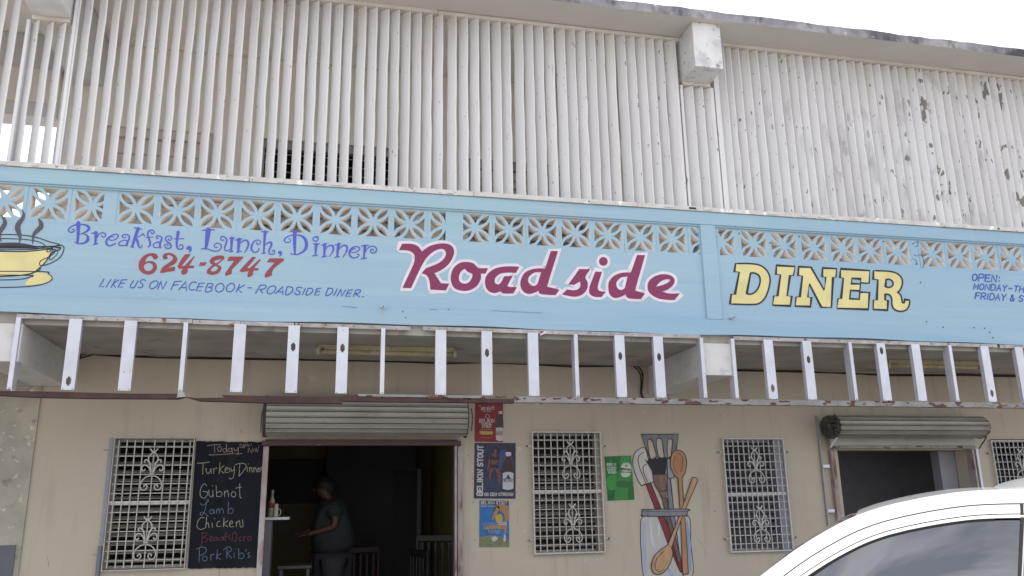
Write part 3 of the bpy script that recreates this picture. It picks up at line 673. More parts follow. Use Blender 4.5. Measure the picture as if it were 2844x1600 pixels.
for i in range(34):     # greasy clump hanging on the left end
    a = random.uniform(0, 6.28); r = random.uniform(.02, .10); q = Vector((p.x+math.cos(a)*r*.35+.01, 7.66+random.uniform(-.0, .12), p.z+math.sin(a)*r))
    s_ = random.uniform(.014, .028); mb.add([q+Vector(v)*s_ for v in ((1, 0, .2), (-1, .1, 0), (0, 1, 0), (.1, -1, -.1), (0, 0, 1), (.1, 0, -1))], [(0, 2, 4), (2, 1, 4), (1, 3, 4), (3, 0, 4), (2, 0, 5), (1, 2, 5), (3, 1, 5), (0, 3, 5)])
part('grease_clump', mb, m_shut_dark, s2)
mb = MB(); mb.box(5.22, 6.98, 7.90, 7.93, 2.125, 2.215); part('apron', mb, m_shut, s2)
mb = MB(); mb.box(5.24, 6.97, 7.89, 7.935, 2.095, 2.122); part('header', mb, m_railp, s2)
for x, w, d, m in ((5.235, .05, .05, m_jamb), (6.93, .02, .10, m_jamb), (6.975, .03, .10, m_galv), (5.13, .018, .03, m_frame)):
    mb = MB(); mb.box(x, x+w, 7.999-d, 7.999, .2 if x != 5.13 else .9, 2.09 if x != 5.13 else 2.44); part('guide_rail', mb, m, s2, bevel=.003)
mb = MB(); mb.box(6.72, 6.925, 8.172, 8.30, .2, 2.08); part('inner_jamb', mb, flat('grey_inner_jamb', (.25, .25, .28)), s2)
mb = MB(); mb.tube([(5.14, 7.80, 2.32), (5.30, 7.72, 2.34)], .012, 4); mb.tube([(5.29, 7.70, 2.33), (5.17, 7.84, 2.10)], .012, 4); part('bracket', mb, m_galv, s2)
mb = MB(); mb.tube([(7.0, 7.75, 2.20), (6.985, 7.86, 2.09)], .010, 4); part('bracket', mb, m_shut_dark, s2)
for z in (1.9, 1.45, 1.1):
    mb = MB(); mb.box(5.135, 5.215, 7.955, 7.999, z, z+.035); part('bracket', mb, m_galv, s2, bevel=.003)
mb = MB(); mb.tube([(-.475, 7.66, 2.44), (-.487, 7.64, 2.36), (-.487, 7.66, 2.22)], .006, 5); part('side_rod', mb, m_shut_dark, s1)
mb = MB(); mb.tube([(1.37, 7.67, 2.45), (1.385, 7.66, 2.36), (1.372, 7.67, 2.24)], .006, 5); part('side_rod', mb, m_shut_dark, s1)

# ------------------------------------------------------------------ window grilles with fleur ornaments
def scroll_mesh(m):
    mb = MB(); K = .00205/1.0      # metres per crop pixel (3.22 px per photo px)
    K = .00109
    def T(pts, r=.0064):
        for sgn in (1, -1):
            pp = smooth_path([(p[0]*sgn, p[1]) for p in pts], False, 3)
            mb.tube([(x*K, -.006, -y*K) for x, y in pp], r, 5)
    T([(2, 22), (14, 20), (22, 10), (30, 0)]); T([(4, 30), (30, 55), (36, 85), (24, 112), (12, 125)])
    T([(6, 185), (14, 150), (26, 110), (42, 92), (56, 88), (62, 98), (56, 110)])
    T([(8, 190), (22, 155), (45, 132), (68, 132), (80, 150), (74, 172), (58, 172), (56, 160)])
    T([(4, 212), (40, 222), (68, 250), (80, 285), (70, 318), (42, 322), (26, 300), (34, 282), (50, 290), (48, 302)], .0058)
    mb.tube([(-18*K, -.006, -198*K), (18*K, -.006, -198*K)], .008, 6); mb.tube([(-14*K, -.006, -28*K), (14*K, -.006, -28*K)], .007, 6)
    return mb.mesh('scroll_ornament', m, True)
scr_me = [scroll_mesh(m_grille), scroll_mesh(m_grille2)]
def grille(label, x0, x1, z0, z1, nx, nz, lean, m, mi, gap, brackets, scx=.5):
    t = thing('window_grille', label, 'window grille', ((x0+x1)/2, 8, z0), 'barred window grilles')
    y = 8-.03; r = .0048
    mb = MB(); r2 = .0065 if brackets else .003
    for (a, b, c, d) in ((x0, x0+2*r2, z0, z1), (x1-2*r2, x1, z0, z1), (x0+2*r2, x1-2*r2, z0, z0+2*r2), (x0+2*r2, x1-2*r2, z1-2*r2, z1)): mb.box(a, b, y-.014, y+.010, c, d)
    part('outer_frame', mb, m, t)
    xs = [x0+(x1-x0)*(i+1)/(nx+1) for i in range(nx)]; cxm = x0+(x1-x0)*scx
    if gap: xs = gap
    for x in xs:
        mb = MB(); k = 30; rr = [r*(1.0+.22*(j % 2)) for j in range(k+1)]
        mb.tube([(x, y-.004, z0+.02+(z1-z0-.04)*j/k) for j in range(k+1)], rr, 5); part('twisted_bar', mb, m, t)
    for i in range(nz):
        z = z0+(z1-z0)*(i+1)/(nz+1); mb = MB(); mb.box(x0+.014, x1-.014, y+.004, y+.010, z-.0038, z+.0038); part('cross_bar', mb, m, t)
    zm = (z0+z1)/2
    mb = MB(); mb.box(x0, x1, y+.012, y+.024, zm-.014, zm+.014); part('middle_rail', mb, m_beam_plain, t)
    xc = min(xs, key=lambda v: abs(v-cxm))
    for zc in (z1-.095, zm-.115):
        link('scroll_ornament', scr_me[mi], t, loc=(xc, y-.010, zc))
    if brackets:
        for xb, sg in ((x0, -1), (x1, 1)):
            for zb_ in (z0+.13, z1-.14):
                mb = MB(); mb.box(min(xb, xb+sg*.055), max(xb, xb+sg*.055), 7.985, 7.999, zb_-.012, zb_+.012); mb.tube([(xb+sg*.042, 7.984, zb_), (xb+sg*.042, 7.972, zb_)], .008, 8, mi=1); part('bracket', mb, [m, m_shut_dark], t)
    return t
w = WIN[0]; xs0 = [w[0]+.05+.0655*i for i in range(4)]+[w[0]+.05+.0655*3+.095, w[0]+.05+.0655*3+.19]+[w[0]+.05+.0655*3+.19+.066*i for i in range(1, 4)]
grille('cream barred window grille left of the chalk menu board', w[0]+.01, w[1]-.005, w[2]-.005, w[3]-.0, 9, 13, 0, m_grille, 0, xs0, False)
w = WIN[1]; grille('white barred window grille between the beer posters and the green poster', 2.018, 2.722, 1.125, 2.266, 10, 13, 0, m_grille, 0, None, True, .52)
w = WIN[2]; grille('pale barred window grille just right of the painted jar of utensils', 4.02, 4.71, 1.088, 2.205, 11, 13, 0, m_grille2, 1, None, True, .5)
w = WIN[3]; grille('barred window grille at the far right edge above the car roof', 7.24, 7.94, 1.09, 2.185, 11, 13, 0, m_grille2, 1, None, True, .5)
mb = MB(); mb.tube([(-1.755, 7.975, .25), (-1.752, 7.975, 1.30)], .018, 8)
pp = thing('drain_pipe', 'blue-grey pipe up the wall at the lower left of the chalk-side window', 'pipe', (-1.755, 7.975, .2)); part('pipe', mb, flat('blue_grey_pipe', (.16, .18, .22)), pp, smooth=True)

# ------------------------------------------------------------------ chalk menu board
zc = Zoom(520, 1210, 3.8136); YC = 7.985
a, b, c, d = zc(95, 60, YC), zc(808, 68, YC), zc(745, 1398, YC), zc(5, 1408, YC)
bd = thing('menu_board', 'black chalk menu board with handwritten dishes beside the left doorway', 'menu board', ((a.x+b.x)/2, YC, d.z))
top = [(a.x+(b.x-a.x)*i/24, a.z+(b.z-a.z)*i/24+random.uniform(-.004, .004)) for i in range(25)]
bot = [(c.x+(d.x-c.x)*i/24, c.z+(d.z-c.z)*i/24+random.uniform(-.005, .005)) for i in range(25)]
mb = MB(); mb.prism_y(top+bot, YC, 7.999); part('panel', mb, m_black, bd)
def chalk(name, colr, strokes, w=6):
    w = w+.2
    mb = MB()
    for s in strokes: stroke(mb, zc, YC-.0015, s, w, n=3)
    m = mat('chalk_'+name, colr, [v*.7 for v in colr], 90, .9, bump=0); part(name, mb, m, bd)
def ring(cx, cy, r, ry=None): ry = ry or r; return [(cx+r*math.cos(t), cy+ry*math.sin(t)) for t in [i*.7-1.6 for i in range(10)]]
PK, YL, GR, BL, RD = (.30, .235, .22), (.33, .33, .22), (.28, .345, .31), (.125, .17, .26), (.17, .05, .06)
chalk('lettering_today', PK, [[(213, 106), (280, 98), (355, 95)], [(290, 105), (291, 180)], ring(342, 142, 20, 26), ring(397, 156, 19, 19), [(414, 88), (418, 140), (425, 176)], ring(455, 152, 18, 20), [(474, 132), (476, 165), (484, 178)], [(495, 130), (500, 155), (518, 160), (534, 140)], [(540, 122), (540, 170), (534, 203)], [(230, 205), (360, 200), (500, 188)], [(515, 195), (580, 190)]])
chalk('lettering_28th_nov', PK, [[(548, 100), (562, 88), (572, 98), (556, 122), (580, 126)], ring(598, 100, 9, 9), ring(596, 120, 10, 9), [(620, 88), (620, 118)], [(612, 98), (630, 95)], [(640, 84), (643, 112)], [(646, 104), (657, 98), (662, 112)], [(678, 84), (680, 106)], [(645, 182), (650, 128), (682, 184), (690, 128)], ring(714, 155, 13, 14), [(730, 128), (741, 176), (762, 98)]], 4)
chalk('lettering_turkey_dinner', YL, [[(105, 292), (160, 290), (235, 280)], [(168, 290), (166, 350), (164, 410)], [(200, 345), (203, 385), (222, 402), (243, 380), (250, 348)], [(250, 350), (256, 402)], [(276, 348), (281, 402)], [(279, 370), (298, 345), (320, 345)], [(347, 288), (338, 404)], [(390, 318), (345, 358), (388, 398)], [(403, 365), (432, 352), (418, 335), (400, 358), (406, 388), (436, 388)], [(445, 340), (452, 385)], [(462, 345), (472, 378), (498, 352)], [(500, 322), (497, 400), (482, 450), (455, 458), (445, 445)], [(557, 305), (552, 370), (548, 432)], [(508, 308), (560, 293), (612, 300), (622, 335), (590, 382), (550, 430)], [(635, 332), (636, 382)], [(645, 298), (648, 304)], [(660, 335), (661, 385)], [(661, 352), (678, 338), (690, 386)], [(705, 338), (706, 386)], [(706, 352), (722, 340), (735, 386)], [(746, 362), (765, 356), (756, 342), (743, 360), (752, 382), (772, 376)], [(780, 338), (781, 372)], [(781, 352), (796, 325)]])
chalk('lettering_gibnot', GR, [[(206, 532), (184, 510), (155, 535), (136, 595), (145, 648), (185, 662), (214, 625), (212, 598), (165, 590)], [(228, 575), (232, 630), (252, 650), (270, 630), (272, 582)], [(270, 582), (276, 648)], [(266, 528), (270, 534)], [(306, 530), (312, 646)], [(312, 610), (345, 590), (370, 612), (352, 645), (314, 644)], [(395, 588), (396, 648)], [(396, 612), (425, 580), (440, 648)], ring(490, 622, 24, 28), [(556, 508), (556, 590), (560, 650), (576, 662)], [(515, 556), (575, 545)]], 6)
chalk('lettering_lamb', BL, [[(135, 715), (165, 738), (215, 705), (226, 685), (212, 680), (200, 725), (185, 795), (155, 845), (135, 825), (165, 812), (222, 852)], ring(258, 806, 22, 22), [(282, 780), (290, 828)], [(314, 775), (311, 828)], [(314, 795), (336, 775), (345, 826)], [(346, 795), (372, 772), (386, 824)], [(437, 705), (432, 820)], [(434, 795), (465, 768), (490, 795), (468, 822), (434, 822)]])
chalk('lettering_chicken', YL, [[(178, 872), (145, 868), (112, 910), (104, 965), (138, 994), (186, 980)], [(206, 862), (196, 978)], [(198, 945), (220, 922), (230, 976)], [(264, 925), (265, 972)], [(288, 876), (292, 882)], [(346, 905), (318, 922), (314, 962), (352, 960)], [(390, 875), (382, 966)], [(430, 902), (386, 935), (430, 966)], [(447, 940), (482, 925), (470, 903), (446, 930), (455, 965), (492, 962)], [(520, 912), (520, 966)], [(520, 935), (552, 900), (562, 966), (590, 962)], [(586, 888), (592, 962)]])
chalk('lettering_beef_ocro', RD, [[(160, 1030), (152, 1160), (140, 1165)], [(156, 1030), (205, 1035), (198, 1062), (162, 1076), (214, 1092), (202, 1120), (150, 1130)], [(236, 1098), (265, 1085), (255, 1065), (236, 1088), (246, 1116), (276, 1108)], ring(302, 1095, 17, 20), [(320, 1074), (334, 1112)], ring(362, 1092, 17, 20), [(380, 1072), (392, 1110)], [(425, 1030), (403, 1042), (406, 1116)], [(385, 1070), (430, 1064)], [(450, 1048), (442, 1080), (466, 1110)], ring(502, 1070, 23, 50), [(572, 1070), (550, 1088), (552, 1108), (577, 1115)], [(595, 1065), (600, 1112)], [(600, 1084), (626, 1064)], ring(660, 1090, 20, 23)], 5)
chalk('lettering_pork_ribs', BL, [[(130, 1190), (124, 1342)], [(98, 1202), (155, 1180), (200, 1196), (190, 1240), (132, 1272)], ring(186, 1302, 26, 26), [(250, 1258), (251, 1322)], [(251, 1280), (268, 1258), (288, 1256)], [(320, 1208), (310, 1312)], [(356, 1250), (314, 1280), (354, 1310)], [(420, 1185), (419, 1302)], [(380, 1212), (430, 1180), (467, 1192), (460, 1226), (424, 1242), (472, 1300)], [(496, 1240), (497, 1292)], [(510, 1198), (513, 1204)], [(545, 1198), (546, 1300)], [(546, 1268), (574, 1240), (600, 1264), (588, 1300), (548, 1300)], [(626, 1204), (620, 1226)], [(664, 1240), (642, 1246), (650, 1264), (665, 1280), (640, 1292)]])

# ------------------------------------------------------------------ posters
FONT = {'A': [[(0, 0), (.5, 1), (1, 0)], [(.2, .38), (.8, .38)]], 'B': [[(0, 0), (0, 1), (.8, 1), (.9, .75), (.7, .53), (0, .53)], [(.7, .53), (1, .28), (.8, 0), (0, 0)]], 'C': [[(1, .85), (.6, 1), (.15, .85), (0, .5), (.15, .15), (.6, 0), (1, .15)]],
 'D': [[(0, 0), (0, 1), (.6, 1), (1, .7), (1, .3), (.6, 0), (0, 0)]], 'E': [[(1, 1), (0, 1), (0, 0), (1, 0)], [(0, .52), (.8, .52)]], 'F': [[(1, 1), (0, 1), (0, 0)], [(0, .52), (.8, .52)]], 'G': [[(1, .85), (.6, 1), (.15, .85), (0, .5), (.15, .15), (.6, 0), (1, .15), (1, .45), (.6, .45)]],
 'H': [[(0, 0), (0, 1)], [(1, 0), (1, 1)], [(0, .5), (1, .5)]], 'I': [[(.5, 0), (.5, 1)]], 'J': [[(.8, 1), (.8, .2), (.5, 0), (.1, .15)]], 'K': [[(0, 0), (0, 1)], [(1, 1), (0, .45)], [(.25, .6), (1, 0)]], 'L': [[(0, 1), (0, 0), (1, 0)]], 'M': [[(0, 0), (.05, 1), (.5, .3), (.95, 1), (1, 0)]],
 'N': [[(0, 0), (0, 1), (1, 0), (1, 1)]], 'O': [[(.5, 1), (.12, .85), (0, .5), (.12, .15), (.5, 0), (.88, .15), (1, .5), (.88, .85), (.5, 1)]], 'P': [[(0, 0), (0, 1), (.8, 1), (1, .76), (.8, .5), (0, .5)]], 'R': [[(0, 0), (0, 1), (.8, 1), (1, .76), (.8, .5), (0, .5)], [(.45, .5), (1, 0)]],
 'S': [[(.95, .85), (.5, 1), (.1, .85), (.1, .62), (.9, .4), (.9, .15), (.5, 0), (.05, .15)]], 'T': [[(0, 1), (1, 1)], [(.5, 1), (.5, 0)]], 'U': [[(0, 1), (0, .25), (.25, 0), (.75, 0), (1, .25), (1, 1)]], 'V': [[(0, 1), (.5, 0), (1, 1)]], 'W': [[(0, 1), (.25, 0), (.5, .7), (.75, 0), (1, 1)]], 'Y': [[(0, 1), (.5, .5), (1, 1)], [(.5, .5), (.5, 0)]],
 '0': [[(.5, 1), (.12, .85), (0, .5), (.12, .15), (.5, 0), (.88, .15), (1, .5), (.88, .85), (.5, 1)]], '2': [[(.05, .8), (.5, 1), (.95, .78), (.8, .5), (0, 0), (1, 0)]], '!': [[(.5, 1), (.5, .3)], [(.5, .08), (.5, 0)]], '-': [[(.1, .5), (.9, .5)]], ':': [[(.5, .75), (.5, .68)], [(.5, .22), (.5, .15)]], '&': [[(1, 0), (.2, .75), (.4, 1), (.65, .8), (.1, .35), (.3, 0), (.7, .05), (1, .45)]], '.': [[(.45, .05), (.55, .05)]], "'": [[(.5, 1), (.5, .75)]]}
def text(mb, Z, Y, s, p0, p1, h, w, slant=0, wide=None):
    """stroke lettering from p0 to p1 (baseline, crop px), cap height h"""
    dx, dy = p1[0]-p0[0], p1[1]-p0[1]; d = math.hypot(dx, dy); ux, uy = dx/d, dy/d
    adv = d/sum(.55 if ch in " I.:!'" else 1 for ch in s); x = 0
    for ch in s:
        a = adv*(.55 if ch in " I.:!'" else 1)
        for st in FONT.get(ch.upper(), []):
            cw = a*.72; pts = [(p0[0]+ux*(x+a*.14+q[0]*cw+slant*q[1]*h)+uy*q[1]*h, p0[1]+uy*(x+a*.14+q[0]*cw+slant*q[1]*h)-ux*q[1]*h) for q in st]
            stroke(mb, Z, Y, pts, w, sharp=len(pts) < 6, n=2)
        x += a
zp = Zoom(1280, 1100, 3.22)
def poster(label, quad, m, thick=.004):
    Y = 7.994; ps = [zp(x, y, Y) for x, y in quad]; cx = sum(p.x for p in ps)/4; zz0 = min(p.z for p in ps)
    t = thing('poster', label, 'poster', (cx, 8, zz0)); mb = MB(); mb.prism_y([(p.x, p.z) for p in ps], Y, 7.999); part('sheet', mb, m, t); return t
def art(t, name, colr, shapes=(), strokes=(), texts=(), lvl=1, m2=None):
    Y = 7.994-.0006*lvl; m = m2 or flat('ink_'+name, colr, .45)
    for s in shapes: mb = MB(); fill(mb, zp, Y, s); part(name, mb, m, t)
    mb = MB()
    for s, w in strokes: stroke(mb, zp, Y-.0002, s, w)
    for tx in texts: text(mb, zp, Y, *tx)
    if mb.f: part(name, mb, m, t)
WH = (.42, .41, .40)
t = poster('red beer poster with a bottle, topmost of the three beside the doorway', [(130, 40), (378, 42), (376, 412), (124, 408)], stuffcol('poster_red', (.23, .022, .026), (.17, .012, .018), 9))
art(t, 'bottle', (.05, .035, .05), [[(335, 120), (365, 120), (362, 165), (376, 190), (376, 300), (312, 300), (318, 200), (338, 165)]])
art(t, 'bottle_label', WH, [[(312, 285, 1), (345, 280), (376, 284, 1), (376, 398, 1), (345, 402), (315, 392, 1)], [(337, 135, 1), (372, 135, 1), (370, 160, 1), (338, 160, 1)]], lvl=2)
art(t, 'bottle_label_text', (.25, .03, .03), [], [([(316, 312), (374, 316)], 4), ([(316, 345), (374, 348)], 4)], [('BELIKIN', (318, 338), (374, 340), 16, 3)], lvl=3)
art(t, 'lettering', WH, [], [([(175, 300), (280, 300)], 2), ([(175, 370), (280, 374)], 1.5), ([(215, 185), (235, 160), (258, 185), (235, 198), (215, 185)], 4), ([(160, 92), (170, 85), (180, 95)], 4)],
    [('HOLIDAYS', (178, 128), (298, 122), 28, 4.5, .25), ('BELIKIN', (162, 236), (302, 236), 30, 6), ('SORREL', (182, 252), (282, 252), 10, 3), ('STOUT', (186, 283), (276, 283), 26, 5.5), ('ARE HERE', (196, 142), (270, 140), 7, 2)], lvl=2)
art(t, 'gold_ribbon', (.42, .30, .06), [[(165, 312, 1), (285, 316, 1), (280, 345, 1), (180, 345, 1)]], [([(170, 326), (286, 330)], 9)], lvl=1)
t = poster('large navy beer poster with a swimsuit dancer, middle of the three beside the doorway', [(124, 418), (490, 420), (488, 918), (117, 916)], stuffcol('poster_navy', (.035, .038, .085), (.022, .022, .04), 7))
art(t, 'blue_glow', (.03, .05, .17), [[(370, 480), (430, 500), (470, 600), (400, 660), (340, 640), (330, 540)]])
SKN = (.13, .055, .035)
art(t, 'figure', SKN, [[(300, 475), (322, 478), (322, 505), (312, 520), (335, 535), (345, 560), (318, 600), (340, 640), (355, 700), (350, 790), (335, 770), (325, 700), (300, 650), (275, 690), (262, 740), (250, 730), (258, 660), (275, 610), (262, 560), (275, 520), (296, 515)], [(262, 530), (272, 560), (250, 650), (240, 680), (243, 600)], [(335, 540), (375, 560), (350, 595), (328, 575)]], lvl=2)
art(t, 'hair_and_swimsuit', (.022, .015, .016), [[(295, 460), (318, 455), (335, 475), (332, 520), (322, 500), (316, 475), (300, 478), (292, 500), (285, 520)], [(272, 525), (300, 545), (340, 530), (342, 565), (305, 575), (270, 560)], [(268, 622), (305, 612), (342, 625), (325, 650), (300, 640), (282, 650)]], lvl=3)
art(t, 'bottle', (.035, .015, .018), [[(408, 450), (445, 450), (445, 540), (462, 600), (470, 690), (372, 690), (380, 600), (405, 545)]], lvl=2)
art(t, 'bottle_label', (.42, .42, .46), [[(374, 690, 1), (420, 678), (470, 688, 1), (470, 828, 1), (420, 840), (374, 828, 1)], [(402, 505), (420, 500), (448, 505), (448, 532), (425, 538), (402, 532)]], lvl=3)
art(t, 'bottle_label_text', (.03, .03, .05), [[(400, 740, 1), (422, 700, 1), (448, 740, 1)]], [([(378, 768), (466, 768)], 2)], [('BELIKIN', (380, 762), (466, 762), 22, 4)], lvl=4)
art(t, 'lettering', WH, [], [], [('BELIKIN STOUT', (192, 893), (198, 438), 46, 12)], lvl=3)
art(t, 'slogan_lettering', WH, [], [], [('GO DEH STRONG!', (208, 892), (472, 892), 26, 6)], lvl=3)
t = poster('blue beer calendar poster, lowest of the three beside the doorway', [(168, 934), (428, 936), (432, 1350), (166, 1350)], stuffcol('poster_blue', (.03, .15, .40), (.02, .09, .26), 8))
art(t, 'sand', (.17, .17, .10), [[(167, 1260, 1), (230, 1250), (300, 1245), (370, 1265), (432, 1290, 1), (432, 1350, 1), (167, 1350, 1)]], lvl=1, m2=stuffcol('poster_sand', (.20, .20, .10), (.10, .13, .08), 60))
art(t, 'header_band', (.02, .02, .03), [[(170, 937, 1), (427, 938, 1), (427, 972, 1), (170, 970, 1)]], lvl=1)
art(t, 'palm_shade', (.03, .07, .09), [[(290, 975), (330, 990), (345, 1060), (320, 1100), (300, 1060)]], lvl=2)
art(t, 'figures', (.34, .17, .07), [[(320, 975), (400, 972), (425, 1020), (425, 1100), (400, 1120), (385, 1060), (350, 1020)], [(325, 985), (345, 1010), (295, 1100), (278, 1090)], [(385, 1120), (410, 1130), (410, 1200), (398, 1250), (385, 1240)]], lvl=3)
art(t, 'yellow_top', (.40, .30, .05), [[(312, 1070), (365, 1060), (372, 1120), (318, 1130)]], lvl=4)
art(t, 'white_boots', WH, [[(385, 1245), (402, 1250), (400, 1295), (382, 1300)], [(275, 1265), (310, 1255), (330, 1275), (300, 1300), (280, 1290)]], lvl=4)
art(t, 'lettering', WH, [], [], [('BELIKIN STOUT', (178, 966), (416, 966), 24, 5.5), ('GO DEH STRONG!', (176, 990), (312, 992), 11, 2.5), ('CALENDAR', (185, 1152), (328, 1152), 20, 1.6), ('2020', (330, 1152), (410, 1152), 24, 7), ('SATURDAY', (240, 1212), (360, 1212), 9, 2.5), ('LIVE MUSIC', (250, 1228), (350, 1228), 8, 2)], lvl=5)
art(t, 'gold_lettering', (.48, .27, .03), [], [], [('LAUNCH PARTY', (205, 1192), (385, 1186), 32, 6, .2)], lvl=6)
zg = Zoom(1640, 1170, 3.37); zp_old = zp; zp = zg
t = poster('green beer poster between the window grille and the painted utensils', [(132, 330), (380, 322), (412, 734), (162, 744)], stuffcol('poster_green', (.02, .16, .035), (.01, .075, .02), 10))
art(t, 'glow_ring', (.03, .25, .04), [[(150, 540), (190, 500), (240, 510), (245, 560), (230, 640), (175, 640), (155, 600)]], [], lvl=1)
art(t, 'bottle', (.035, .20, .04), [[(285, 328, 1), (375, 326, 1), (384, 420), (386, 500), (360, 600), (350, 734, 1), (225, 738, 1), (235, 600), (265, 480)]], lvl=2)
art(t, 'bottle_shade', (.018, .12, .025), [[(262, 560), (365, 570), (355, 620), (250, 610)], [(352, 640), (404, 660, 1), (408, 728, 1), (352, 732, 1)]], lvl=3)
art(t, 'bottle_label', (.42, .46, .42), [[(300, 400), (330, 388), (370, 400), (384, 440), (380, 470), (300, 470), (285, 430)], [(290, 482), (372, 486), (360, 515), (320, 524), (292, 512)]], lvl=4)
art(t, 'red_star', (.45, .02, .02), [[(334, 402, 1), (338, 411, 1), (349, 411, 1), (340, 418, 1), (344, 429, 1), (334, 422, 1), (324, 429, 1), (328, 418, 1), (319, 411, 1), (330, 411, 1)]], lvl=6)
art(t, 'dark_band', (.01, .07, .02), [[(280, 435, 1), (384, 448, 1), (382, 468, 1), (284, 458, 1)]], lvl=5)
art(t, 'lettering', (.40, .50, .40), [], [([(180, 374), (205, 374)], 2)], [('BORN IN', (152, 418), (240, 416), 24, 5), ('AMSTERDAM', (154, 438), (242, 436), 12, 3), ('RAISED BY', (158, 464), (242, 462), 20, 4), ('THE WORLD', (164, 490), (242, 488), 20, 4), ('INEKE', (300, 462), (384, 472), 14, 3)], lvl=6)
zp = zp_old

# ------------------------------------------------------------------ painted jar of utensils (mural on the wall)
def outline(mb, Z, Y, pts, w):
    path = smooth_path(pts, True, 4); stroke(mb, Z, Y, path, w, closed=True, sharp=True)
zm_ = Zoom(1640, 1170, 3.37); LV = [0]
JAR = [(500, 888, 1), (472, 930), (468, 1100), (480, 1300), (488, 1400), (520, 1500), (600, 1530), (850, 1530), (940, 1480), (962, 1400), (955, 1280), (940, 1150), (935, 960), (925, 905), (900, 885, 1)]
mb = MB(); fill(mb, zm_, 7.9982, JAR)
mur = part('utensil_mural', mb, mat('mural_jar_glass', (.44, .42, .40), (.40, .38, .37), 9, .6), building, 'painted jar holding cooking utensils on the cream wall')
def mshape(name, colr, outer, holes=(), line=True, closed=True, m=None, var=.25):
    LV[0] += 1; Y = 7.9975-.0007*LV[0]; mb = MB(); fill(mb, zm_, Y, outer, holes)
    mm = m or mat('mural_'+name, colr, [v*(1-var) for v in colr], 9, .6, bump=.05, stretch=(2, 1, .7))
    o = sub(name, mb, mm, mur)
    if line:
        mb = MB()
        for l in [outer]+list(holes): stroke(mb, zm_, Y-.0003, l, 7, closed=True, sharp=False) if not any(len(p) > 2 for p in l) else outline(mb, zm_, Y-.0003, l, 7)
        sub('ink_outline', mb, p_ink, mur)
def mline(pts, w=6):
    mb = MB(); stroke(mb, zm_, 7.9975-.0007*LV[0]-.0004, pts, w); sub('ink_outline', mb, p_ink, mur)
ORG, BRN, STL, WHT, REDH = (.40, .20, .10), (.165, .085, .07), (.185, .185, .20), (.50, .47, .45), (.20, .028, .035)
mb = MB(); outline(mb, zm_, 7.9977, JAR, 7); sub('ink_outline', mb, p_ink, mur)
for k, (pts, w, colr) in enumerate((([(500, 950), (495, 1150), (520, 1420)], 46, (.36, .38, .50)), ([(560, 920), (575, 1100), (600, 1180)], 30, (.52, .53, .58)), ([(905, 930), (925, 1150), (935, 1400)], 34, (.25, .31, .50)), ([(640, 960), (645, 1080)], 22, (.52, .52, .55)), ([(700, 1300), (760, 1440), (830, 1450)], 26, (.30, .36, .52)))):
    mb = MB(); stroke(mb, zm_, 7.9975-.0007*LV[0]-.0004, pts, [w*.4]+[w]*(len(pts)-2)+[w*.5] if len(pts) > 2 else w); sub('glass_streak', mb, mat('mural_streak_%d' % k, colr, [v*.85 for v in colr], 30, .7, stretch=(4, 1, .2)), mur)
mshape('rubber_spatula', WHT, [(508, 250), (440, 272), (402, 330), (400, 420), (430, 520), (475, 603, 1), (590, 565, 1), (580, 470, 1), (540, 350, 1)])
mline([(495, 290), (455, 325), (446, 380), (480, 490), (520, 585)], 7); mline([(525, 400), (495, 425), (498, 480), (535, 570)], 7)
mshape('red_handle', REDH, [(520, 592, 1), (562, 576, 1), (860, 1320, 1), (865, 1410), (840, 1410, 1), (720, 1130, 1)])
mshape('lower_blade', (.26, .28, .32), [(715, 335, 1), (748, 345, 1), (782, 505), (770, 530), (720, 532, 1)])
mshape('grey_handle', (.20, .20, .24), [(715, 535, 1), (747, 535, 1), (785, 880, 1), (835, 1250, 1), (800, 1250, 1), (735, 880, 1)])
mshape('brown_handle', BRN, [(670, 720, 1), (714, 716, 1), (745, 890, 1), (850, 1300, 1), (820, 1330, 1), (705, 890, 1)])
mshape('turner_head', STL, [(475, 122, 1), (825, 120, 1), (800, 300, 1), (715, 350, 1), (560, 360, 1)], [[(536, 182), (575, 178), (600, 250), (618, 332), (560, 345)][::1], [(616, 176), (670, 172), (680, 250), (688, 335), (640, 335)], [(722, 180), (768, 178), (762, 270), (748, 340), (722, 338)]], var=.4)
mshape('brush_bristles', (.018, .017, .020), [(512, 360, 1), (540, 372, 1), (545, 350, 1), (580, 358, 1), (600, 335, 1), (625, 350, 1), (650, 332, 1), (675, 345, 1), (700, 335, 1), (722, 345, 1), (712, 400), (702, 500, 1), (590, 508, 1), (560, 440)], line=False)
mshape('brush_ferrule', (.20, .115, .095), [(584, 510), (600, 500), (712, 500), (720, 520), (714, 600), (708, 650, 1), (642, 660, 1), (600, 590)], var=.45)
mshape('brush_neck', (.20, .115, .095), [(640, 658, 1), (710, 652, 1), (704, 712, 1), (672, 724, 1)])
mshape('spoon_upright', ORG, [(820, 270), (780, 282), (752, 340), (752, 430), (785, 500), (818, 535, 1), (838, 810, 1), (846, 930), (862, 1400), (880, 1430), (905, 1425), (915, 1400), (895, 1050), (882, 890), (868, 700), (857, 530, 1), (885, 480), (900, 400), (890, 330), (865, 290)])
mline([(790, 330), (778, 400), (790, 460), (808, 490)], 5); mline([(815, 300), (850, 320), (864, 380), (855, 440), (838, 475)], 5)
mshape('spoon_crossed', (.45, .28, .155), [(962, 530), (985, 528), (1000, 550), (985, 600), (890, 820), (820, 1000), (758, 1190, 1), (770, 1240), (745, 1330), (690, 1410), (630, 1434), (585, 1410), (570, 1350), (595, 1270), (650, 1210), (722, 1160, 1), (775, 1030), (845, 850), (945, 555)])
mline([(690, 1385), (650, 1408), (612, 1385), (605, 1330), (635, 1270), (690, 1215)], 6)
mshape('jar_lid', (.21, .215, .24), [(482, 828, 1), (900, 822), (908, 845), (900, 878), (880, 886), (505, 888), (485, 870)])
